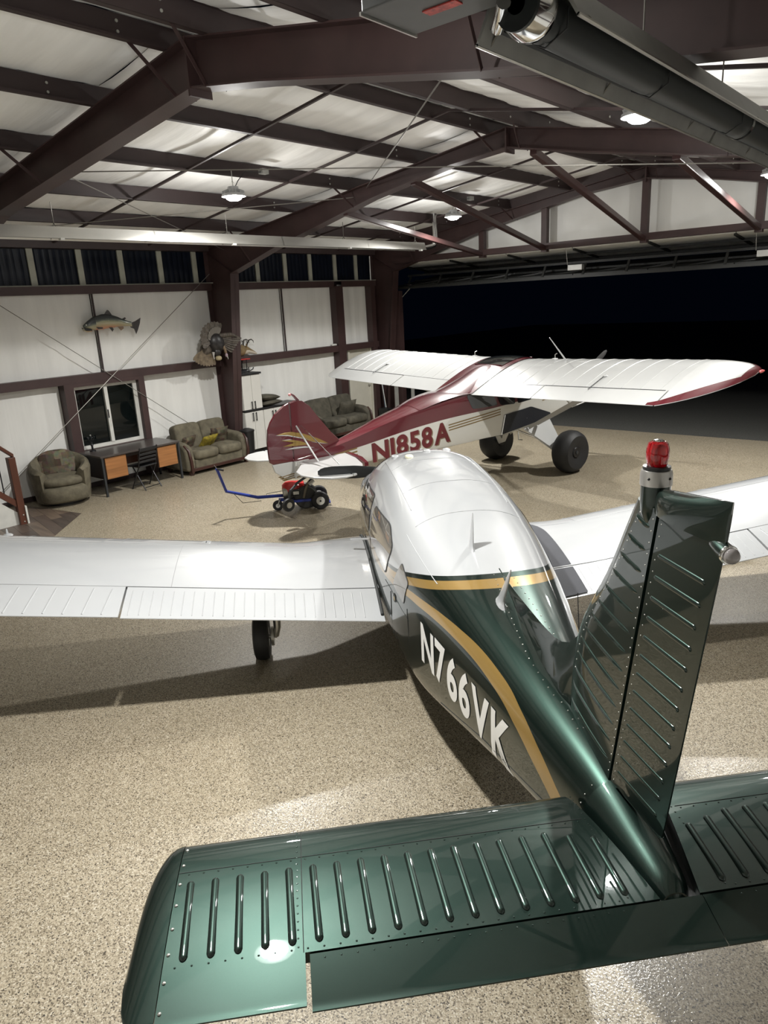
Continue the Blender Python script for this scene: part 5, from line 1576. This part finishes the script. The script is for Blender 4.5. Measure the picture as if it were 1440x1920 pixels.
# white cabinets right of the column
CABX = .52
def cabinet(name, ya, yb, z0, z1, nd, label, hz, hb=None):
    e = empty(name, (0, 0, 0), label=label, cat='cabinet')
    MB().box((.02, ya, z0), (CABX - .02, yb, z1)).build('body', WHITE_CAB, e)
    wd = (yb - ya)/nd
    for k in range(nd):
        d = MB().box((CABX - .02, ya + wd*k + .004, z0 + .006), (CABX, ya + wd*(k+1) - .004, z1 - .006)).build('cabinet_door', WHITE_CAB, e, bevel=.003)
        yy = ya + wd*k + (wd - .045 if (k % 2 == 0 and nd > 1) else .045)
        MB().box((CABX + .018, yy - .010, hz[0]), (CABX + .028, yy + .010, hz[1])).box((CABX, yy - .006, hz[0] + .01), (CABX + .02, yy + .006, hz[0] + .025)).box((CABX, yy - .006, hz[1] - .025), (CABX + .02, yy + .006, hz[1] - .01)).build('handle', BLACK, d)
    return e
cabinet('tall_cabinet', 9.93, 10.46, 1.0, 1.76, 2, 'white upper cabinet with two doors right of the middle column', (1.01, 1.18))
cabinet('base_cabinet', 9.93, 10.46, .10, .955, 2, 'white base cabinet below the white upper cabinet', (.74, .93))
cabinet('base_cabinet', 10.47, 11.07, .10, .955, 2, 'white base cabinet under the stacked cushions', (.66, .90))
cabinet('base_cabinet', 11.08, 11.66, .10, .955, 2, 'white base cabinet half hidden behind the red fin', (.66, .90))
MB().box((.02, 9.93, .958), (CABX + .015, 11.66, .995)).build('countertop', BLACK, bevel=.004, label='black countertop strip running over the white base cabinets', cat='countertop')
MB().box((.02, 9.93, 0), (CABX - .05, 11.66, .098)).build('plinth', BLACK, label='black plinth under the white base cabinets', cat='plinth')
MB().box((.02, 9.91, 1.762), (CABX + .03, 10.48, 1.80)).build('cabinet_top', BLACK, bevel=.004, label='black top board on the white upper cabinet', cat='board')
pillow('seat_cushion', (.30, 10.80, 1.06), (math.radians(2), 0, 0), (.21, .29, .06), SUEDE_D, 'lower olive cushion stacked on the black countertop')
pillow('seat_cushion', (.29, 10.76, 1.185), (math.radians(-4), 0, .1), (.21, .28, .07), SUEDE_D, 'upper olive cushion of the stack on the black countertop')
# red topped stand on the cabinet
RS = empty('toy_sled', (.30, 10.16, 1.80), label='red and black metal sled standing on the white upper cabinet', cat='sled')
MB().box((-.10, -.20, .28), (.10, .18, .30)).build('red_seat', RED_PAINT, RS, bevel=.004)
for x in (-.08, .08):
    MB().tube([(x, -.24, .05), (x, -.1, .035), (x, .16, .035), (x, .24, .06), (x, .26, .10)], .012, 6).build('runner', BLACK_METAL, RS)
    MB().tube([(x, -.06, .28), (x, -.08, .16), (x, -.05, .06)], .010, 6).tube([(x, .08, .28), (x, .07, .06)], .010, 6).build('runner_strut', BLACK_METAL, RS)
MB().box((-.10, -.16, .06), (.10, .14, .075)).build('lower_shelf', BLACK_METAL, RS)
for y in (-.14, .12): MB().cyl((-.08, y, 0), (-.08, y, .06), .008, 6).cyl((.08, y, 0), (.08, y, .06), .008, 6).build('foot', BLACK_METAL, RS)
MB().superell((.12, 13.30, 2.165), (.05, .09, .025), 4, 4, 16, 8).build('white_dish', WHITE_TRIM, label='small white dish on the girt beside the cream door', cat='dish')
# things by the corner column
BXO = empty('equipment_box', (.42, 14.87, 0), label='black equipment box with white labels by the corner column', cat='box')
MB().box((-.16, -.12, 0), (.16, .10, .36)).build('case', BLACK, BXO, bevel=.01)
MB().box((.161, -.08, .12), (.164, .02, .22)).build('paper_label', WHITE_TRIM, BXO); MB().box((.161, -.06, .25), (.164, .03, .30)).build('paper_label', WHITE_TRIM, BXO)
MB().cyl((.30, 15.0, .36), (.16, 14.98, 1.55), .018, 8).build('pole', mat('pale_blue_pole', (.30, .42, .55), .3), label='pale blue pole leaning in the corner beside the door', cat='pole')
MB().cyl((.34, 14.98, .36), (.14, 14.96, 1.58), .012, 8).build('pole', WHITE_TRIM, label='thin white pole leaning in the corner beside the door', cat='pole')
MB().box((.76, 14.86, 0), (.80, 14.98, 1.5)).build('grey_plank', mat('grey_board', (.30, .30, .28), .6), label='grey board standing against the corner column', cat='board')
MB().box((1.1, 15.15, 0), (1.16, 15.22, .95)).build('door_post', mat('grey_post', (.33, .33, .31), .5), label='short grey post standing in the door opening', cat='post')

# ------------------------------------------------------------------ stairs at the left edge
SW = empty('staircase', (0, 0, 0), label='stair end with stained wood railing and white stringer at the left edge', cat='stairs')
# stair climbs towards -Y from the newel at y 4.56, railing at x 1.34
def st_z(y): return (4.56 - y)*.95
MB().box((1.29, 4.50, 0), (1.40, 4.61, 1.10)).build('newel_post', WOODRED, SW, bevel=.006)
MB().box((1.27, 4.60, .0), (1.42, 4.63, .30)).build('newel_block', WHITE_TRIM, SW, bevel=.004)
for z in (.05, .16): MB().sphere((1.40, 4.56, z), .014, 8, 5).build('bolt', GALV, SW)
MB().hexa([(1.30, 4.60, 1.08), (1.39, 4.60, 1.08), (1.39, 2.2, 1.08 + 2.28), (1.30, 2.2, 1.08 + 2.28), (1.30, 4.60, 1.15), (1.39, 4.60, 1.15), (1.39, 2.2, 1.15 + 2.28), (1.30, 2.2, 1.15 + 2.28)]).build('handrail', WOODRED, SW, bevel=.008)
MB().hexa([(1.31, 4.52, .28), (1.38, 4.52, .28), (1.38, 2.2, .28 + 2.2), (1.31, 2.2, .28 + 2.2), (1.31, 4.52, .40), (1.38, 4.52, .40), (1.38, 2.2, .40 + 2.2), (1.31, 2.2, .40 + 2.2)]).build('bottom_rail', WOODRED, SW)
for k in range(14):
    y = 4.36 - .15*k; z = st_z(y)
    MB().cyl((1.345, y, .36 + z*.98), (1.345, y, 1.10 + z), .010, 8).build('baluster', BLACK_METAL, SW)
MB().prism([(4.58, 0), (4.58, .14), (4.40, .30), (2.2, 2.40), (2.2, 1.9), (4.2, 0)], 1.30, 1.34, lambda y, z, x: (x, y, z)).build('stringer', WHITE_TRIM, SW)
for k in range(11):
    y = 4.40 - .19*k; z = .18*(k + 1)
    MB().box((.42, y - .22, z - .03), (1.30, y + .03, z)).build('tread', WOODRED, SW)
    MB().box((.42, y - .02, z - .18), (1.30, y, z - .03)).build('riser', WHITE_TRIM, SW)
MB().box((.40, 2.2, 0), (.42, 4.40, 2.1)).build('far_stringer', WHITE_TRIM, SW)

# ------------------------------------------------------------------ airplane tug
TG = empty('airplane_tug', (4.62, 7.52, 0), math.radians(49), label='blue motor tug with red engine under the tail of the red airplane', cat='tug')
# local: x towards the rear wheel (away from the handle)
TG_M = Matrix.Rotation(math.radians(-49), 3, 'Z')
def tl(p): return tuple(TG_M @ (Vector(p) - Vector((4.62, 7.52, 0))))
J, B_, E_ = tl((4.42, 6.90, .30)), tl((4.14, 6.52, .45)), tl((4.20, 6.35, .85))
MB().tube([(-.05, .02, .22), J, B_, E_], [.026, .026, .024, .022], 10).build('handle_bar', BLUE_PAINT, TG)
MB().tube([(E_[0], E_[1]-.0, E_[2]), (E_[0] + .10, E_[1] - .05, E_[2] - .02)], .016, 8).build('grip', BLACK, TG)
MB().tube([(E_[0], E_[1], E_[2] + .01), (E_[0] - .03, E_[1] + .02, E_[2] + .06)], .006, 6).build('throttle_lever', CHROME, TG)
Jm = Vector(J); Bm = Vector(B_)
MB().tube([Bm*.8 + Jm*.2, Bm*.5 + Jm*.5 + Vector((0, 0, -.14)), Jm + Vector((.05, 0, -.06))], .005, 6).build('throttle_cable', BLACK, TG)
MB().bar((-.28, .0, .16), (.34, .0, .16), .05, .05).bar((-.2, -.16, .16), (.28, -.16, .16), .04, .04).bar((-.2, .16, .16), (.28, .16, .16), .04, .04).bar((-.18, -.18, .16), (-.18, .18, .16), .04, .04).bar((.28, -.2, .16), (.28, .2, .16), .04, .04).build('frame', BLUE_PAINT, TG)
# engine
MB().box((-.20, -.13, .19), (.08, .13, .30)).build('engine_block', BLACK_METAL, TG, bevel=.02)
MB().lathe([(.13, .30), (.155, .32), (.15, .40), (.10, .44), (.02, .45)], (-.06, 0, 0), 'z', 20).build('engine_cover', RED_PAINT, TG)
MB().superell((.06, .02, .38), (.09, .10, .06), 4, 4, 18, 8).build('fuel_tank', RED_PAINT, TG)
MB().superell((-.16, -.08, .30), (.05, .07, .07), 3, 3, 16, 8).build('muffler', GALV, TG)
MB().superell((.0, -.15, .30), (.07, .03, .05), 4, 4, 16, 8).build('air_filter', BLACK, TG)
MB().box((-.04, -.182, .27), (.05, -.18, .32)).build('engine_label', WHITE_TRIM, TG)
MB().tube([(-.20, -.1, .33), (-.38, -.12, .32), (-.46, -.12, .31), (-.47, -.13, .28), (-.44, -.13, .28)], .005, 6).build('choke_rod', DKGREY, TG)
# drive discs, caster, rear wheel
DISC = mat('dark_drive_disc', (.025, .025, .023), .5)
for y in (-.13, .10):
    MB().lathe([(.02, -.02), (.17, -.02), (.19, 0), (.17, .02), (.02, .02)], (.16, y, .20), 'y', 30).build('drive_disc', DISC, TG)
MB().tube([(.12, -.16, .20), (.16, -.16, .34), (.22, -.14, .46)], [.018, .022, .016], 8).build('clamp_arm', mat('worn_tan_arm', (.16, .14, .10), .5), TG)
MB().cyl((.17, -.14, .38), (.29, -.10, .50), .028, 12).build('clamp_cylinder', BLACK_METAL, TG)
MB().cyl((.22, -.20, .42), (.30, -.18, .48), .030, 12).build('clamp_cylinder', GALV, TG)
wheel(MB(), (-.30, -.06, .085), .085, .05, 20).build('caster_tyre', RUBBER, TG)
MB().lathe([(.005, -.028), (.035, -.028), (.035, .028), (.005, .028)], (-.30, -.06, .085), 'y', 14).build('caster_hub', WHITE_TRIM, TG)
MB().tube([(-.30, -.10, .085), (-.27, -.10, .17), (-.25, -.02, .18)], .012, 6).tube([(-.30, -.02, .085), (-.27, -.02, .17)], .012, 6).build('caster_fork', GALV, TG)
for y in (-.20, .22):
    wheel(MB(), (.38, y, .145), .145, .09, 28).build('rear_tyre', RUBBER, TG)
    MB().lathe([(.01, -.046), (.065, -.046), (.072, -.03), (.072, .03), (.065, .046), (.01, .046)], (.38, y, .145), 'y', 20).build('rear_hub', WHITE_TRIM, TG)
    MB().lathe([(.004, -.05), (.016, -.05), (.016, .05), (.004, .05)], (.38, y, .145), 'y', 10).build('hub_nut', DKGREY, TG)
MB().cyl((.38, -.20, .145), (.38, .22, .145), .014, 8).build('axle', BLUE_PAINT, TG)
MB().bar((.28, -.12, .17), (.36, -.12, .26), .03, .03).bar((.36, -.12, .26), (.40, -.12, .18), .03, .03).build('axle_bracket', BLACK_METAL, TG)
MB().bar((.1, 0, .08), (.55, .0, .06), .16, .02).build('tail_cradle', BLUE_PAINT, TG)
# ------------------------------------------------------------------ animal mounts on the girt
def fish_mat():
    m, nt, p = nodes('trout_skin')
    tc = N(nt, 'ShaderNodeTexCoord'); sx = N(nt, 'ShaderNodeSeparateXYZ'); nt.links.new(tc.outputs['Object'], sx.inputs[0])
    # centre line of the arched body
    cen = curve_node(nt, sx.outputs[0], [(-.6, -.05), (-.2, .025), (.1, .03), (.4, -.03), (.65, -.09)], -.6, .65, -.2, .2)
    d = mth(nt, 'SUBTRACT', sx.outputs[2], cen)
    mr = N(nt, 'ShaderNodeMapRange'); mr.inputs['From Min'].default_value = -.15; mr.inputs['From Max'].default_value = .13
    nt.links.new(d, mr.inputs['Value'])
    nz = N(nt, 'ShaderNodeTexNoise'); nz.inputs['Scale'].default_value = 9; nt.links.new(tc.outputs['Object'], nz.inputs['Vector'])
    headf = mth(nt, 'MULTIPLY', mth(nt, 'LESS_THAN', sx.outputs[0], -.27), .16)
    fac = mth(nt, 'ADD', mth(nt, 'ADD', mr.outputs['Result'], headf), mth(nt, 'MULTIPLY', mth(nt, 'SUBTRACT', nz.outputs['Fac'], .5), .12))
    rp = N(nt, 'ShaderNodeValToRGB'); cr = rp.color_ramp
    cr.elements[0].position = 0.0; cr.elements[0].color = (.52, .22, .13, 1); cr.elements[1].position = 1.0; cr.elements[1].color = (.030, .036, .040, 1)
    for q, c in ((.14, (.55, .27, .16)), (.30, (.44, .36, .22)), (.52, (.36, .36, .24)), (.60, (.12, .14, .11)), (.72, (.045, .052, .055))): cr.elements.new(q).color = c4(c)
    nt.links.new(fac, rp.inputs['Fac']); nt.links.new(rp.outputs['Color'], p.inputs['Base Color'])
    setin(p, Roughness=.25, Coat_Weight=.6)
    return m
FM = fish_mat()
# fish faces -Y (left in view); local x: tail direction = +Y world
FI = empty('mounted_fish', (.17, 7.23, 3.03), math.radians(90), label='mounted trout with orange belly and open mouth on the upper left wall', cat='fish mount')
rgs = []
for t in np.linspace(0, 1, 34):
    x = -.50 + .98*t
    cz_ = np.interp(x, [-.6, -.3, -.05, .2, .45, .65], [-.055, .0, .03, .015, -.045, -.105]) 
    h = np.interp(t, [0, .08, .2, .4, .6, .8, .95, 1], [.02, .065, .115, .14, .12, .07, .045, .05]); wd = np.interp(t, [0, .1, .4, .8, 1], [.012, .05, .07, .035, .012])
    rgs.append([(x, wd*math.cos(a), cz_ + h*math.sin(a)) for a in np.linspace(0, 2*math.pi, 20, endpoint=False)])
MB().rings(rgs).build('body', FM, FI)
FDARK = mat('dark_fin', (.05, .045, .045), .4, vscale=14, vstretch=(6, 1, 1), var=.4)
def fin_(poly, nm, mt=FDARK, y=-.0):
    MB().prism(poly, y - .006, y + .006, lambda a, b, d: (a, d, b)).build(nm, mt, FI, bevel=.003)
fin_([(.45, -.03), (.56, .0), (.69, .06), (.66, -.04), (.60, -.16), (.55, -.24), (.52, -.14), (.45, -.11)], 'tail_fin')
fin_([(-.06, .15), (.02, .235), (.05, .22), (.10, .14)], 'dorsal_fin'); fin_([(.30, .06), (.36, .085), (.38, .06), (.34, .035)], 'adipose_fin')
fin_([(-.02, -.08), (.04, -.165), (.07, -.12), (.05, -.085)], 'pelvic_fin', y=-.04); fin_([(.18, -.08), (.24, -.155), (.30, -.12), (.30, -.08)], 'anal_fin', mat('tan_fin', (.22, .15, .10), .4))
fin_([(-.28, -.06), (-.15, -.075), (-.16, -.10), (-.25, -.10)], 'pectoral_fin', y=-.062)
MB().prism([(-.505, -.06), (-.36, -.11), (-.34, -.135), (-.44, -.145), (-.50, -.12)], -.03, .03, lambda a, b, d: (a, d, b)).build('lower_jaw', FM, FI, bevel=.012)
MB().prism([(-.512, -.060), (-.37, -.095), (-.36, -.122), (-.48, -.118)], -.05, .05, lambda a, b, d: (a, d, b)).build('open_mouth', BLACK, FI)
MB().sphere((-.455, -.036, -.015), .014, 10, 7).build('eye', mat('fish_eye', (.6, .6, .55), .1), FI)
MB().cyl((0, 0.02, .0), (0, .165, .0), .012, 8).build('wall_peg', DKGREY, FI)

# turkey in flight on the girt
FEA = mat('turkey_brown_feather', (.085, .070, .055), .7, vscale=10, vstretch=(1, 6, 1), var=.5, detail=4)
FEB = mat('turkey_dark_feather', (.022, .020, .020), .4, vscale=18, var=.5)
FEC = mat('turkey_barred_feather', (.17, .15, .125), .7, col2=(.05, .04, .035), vscale=12, vstretch=(1, 1, 5))
FET = mat('turkey_tan_feather', (.20, .155, .10), .7, col2=(.09, .065, .04), vscale=14)
TK = empty('mounted_turkey', (.39, 9.40, 2.14), math.radians(0), label='mounted wild turkey with spread wings on the girt beside the column', cat='bird mount')
MB().superell((.08, .0, .36), (.16, .19, .21), 2.2, 2.0, 24, 14, Matrix.Rotation(.5, 3, 'X')).build('body', FEB, TK)
MB().superell((.02, -.20, .26), (.10, .17, .12), 2.2, 2, 20, 12, Matrix.Rotation(.6, 3, 'X')).build('rump', FEA, TK)
def feather(mb, a, b, wd, nrm, th=.006):
    a, b, nrm = Vector(a), Vector(b), Vector(nrm); d = b - a; sd = d.cross(nrm).normalized()
    pts = [(0, .35), (.3, .8), (.7, 1.0), (.9, .75), (1.0, .12)]
    L = [a + d*t - sd*wd*w_ for t, w_ in pts]; R_ = [a + d*t + sd*wd*w_ for t, w_ in pts]
    n2 = nrm.normalized()*th
    v = L + R_ + [p + n2 for p in L] + [p + n2 for p in R_]
    f = []
    for i in range(4):
        f += [(i, i+1, 6+i, 5+i), (10+i, 15+i, 16+i, 11+i), (i, 10+i, 11+i, i+1), (5+i, 6+i, 16+i, 15+i)]
    mb.add(v, f)
for k in range(12):       # raised left wing fan
    a = math.radians(60 + k*13)
    m = MB(); feather(m, (.10, -.02 + .10*math.cos(a), .46 + .10*math.sin(a)), (.12 + .01*k, -.05 + .42*math.cos(a), .44 + .36*math.sin(a)), .055, (1, 0, .1)); m.build('wing_feather', FEC if k % 2 else FEA, TK)
for k in range(8):
    a = math.radians(65 + k*16)
    m = MB(); feather(m, (.13, .0 + .08*math.cos(a), .46 + .06*math.sin(a)), (.15, .0 + .23*math.cos(a), .46 + .23*math.sin(a)), .045, (1, 0, .1)); m.build('covert_feather', mat('pale_covert_%d' % k, (.15, .135, .115), .6), TK)
for k in range(7):        # right wing pointing to the column
    m = MB(); feather(m, (.16, .12, .48 - .03*k), (.36 - .015*k, .47 - .035*k, .42 - .045*k), .04, (1, .15, .3)); m.build('wing_feather', FEC if k % 2 else FEA, TK)
MB().tube([(.14, .08, .50), (.26, .30, .51), (.33, .38, .46)], [.05, .045, .02], 8).build('wing_arm', FEA, TK)
for k in range(9):        # tail
    a = math.radians(214 + k*9)
    m = MB(); feather(m, (.05, -.22, .26), (.10, -.22 + .48*math.cos(a), .26 + .36*math.sin(a)), .055, (1, 0, 0)); m.build('tail_feather', FET, TK)
MB().superell((.14, .02, .40), (.07, .11, .13), 2, 2, 18, 12).build('breast', FEB, TK)
MB().superell((.13, -.02, .18), (.07, .09, .09), 2, 2, 16, 10).build('thigh', FEB, TK)
MB().tube([(.16, .10, .30), (.20, .13, .22), (.21, .14, .14)], [.045, .030, .026], 10).build('neck', mat('turkey_neck', (.18, .12, .07), .6), TK)
MB().superell((.215, .145, .10), (.030, .030, .042), 2, 2, 12, 8).build('head', mat('turkey_head', (.40, .30, .34), .5), TK)
MB().tube([(.23, .15, .08), (.245, .155, .03), (.24, .155, .01)], [.012, .008, .002], 6).build('beak', mat('pale_beak', (.5, .48, .44), .4), TK)
MB().superell((.14, -.01, .05), (.06, .07, .05), 2.5, 2.2, 14, 8).build('driftwood_base', mat('pale_wood_base', (.36, .30, .18), .6), TK)
MB().tube([(.13, -.12, .18), (.14, -.13, .10), (.15, -.13, .04)], [.03, .014, .01], 8).build('leg', mat('pale_leg', (.4, .38, .36), .5), TK)

# antelope lying on the girt behind the column
HIDE = mat('tan_hide', (.22, .155, .075), .8, vscale=9, var=.25)
HWHITE = mat('white_hide', (.52, .46, .38), .8)
HORN = mat('dark_horn', (.035, .028, .022), .5)
AN = empty('mounted_antelope', (.14, 10.25, 2.14), math.radians(90), label='tan and white horned antelope mount lying on the girt right of the column', cat='animal mount')
# local x = +Y world; neck emerges from the column side and head points right and down
MB().rings([[(x, w_*math.cos(a), z + h*math.sin(a)) for a in np.linspace(0, 2*math.pi, 18, endpoint=False)] for x, w_, z, h in
            ((-.30, .08, .12, .10), (-.15, .11, .12, .12), (0, .12, .125, .12), (.10, .10, .13, .115), (.18, .075, .14, .085), (.25, .06, .135, .07), (.33, .045, .10, .055), (.42, .033, .065, .038), (.47, .025, .045, .026))]).build('hide_body', HIDE, AN)
MB().rings([[(x, w_*math.cos(a) - .012, z + h*math.sin(a)) for a in np.linspace(0, 2*math.pi, 14, endpoint=False)] for x, w_, z, h in
            ((.09, .07, .10, .07), (.16, .075, .10, .065), (.25, .058, .10, .05), (.34, .042, .075, .042), (.43, .032, .048, .032), (.485, .022, .035, .02))]).build('white_muzzle', HWHITE, AN)
for y in (-.045, .045):
    MB().tube([(.19, y, .20), (.20, y*1.6, .27), (.24, y*2.0, .34), (.31, y*1.9, .355), (.37, y*1.7, .32), (.385, y*1.6, .27)], [.016, .017, .015, .012, .009, .003], 8).build('horn', HORN, AN)
    MB().tube([(.21, y*1.4, .27), (.18, y*1.7, .33), (.165, y*1.9, .36)], [.010, .007, .002], 6).build('horn_prong', HORN, AN)
    MB().superell((.165, y*1.7, .225), (.012, .02, .045), 2, 2, 10, 7).build('ear', HIDE, AN)
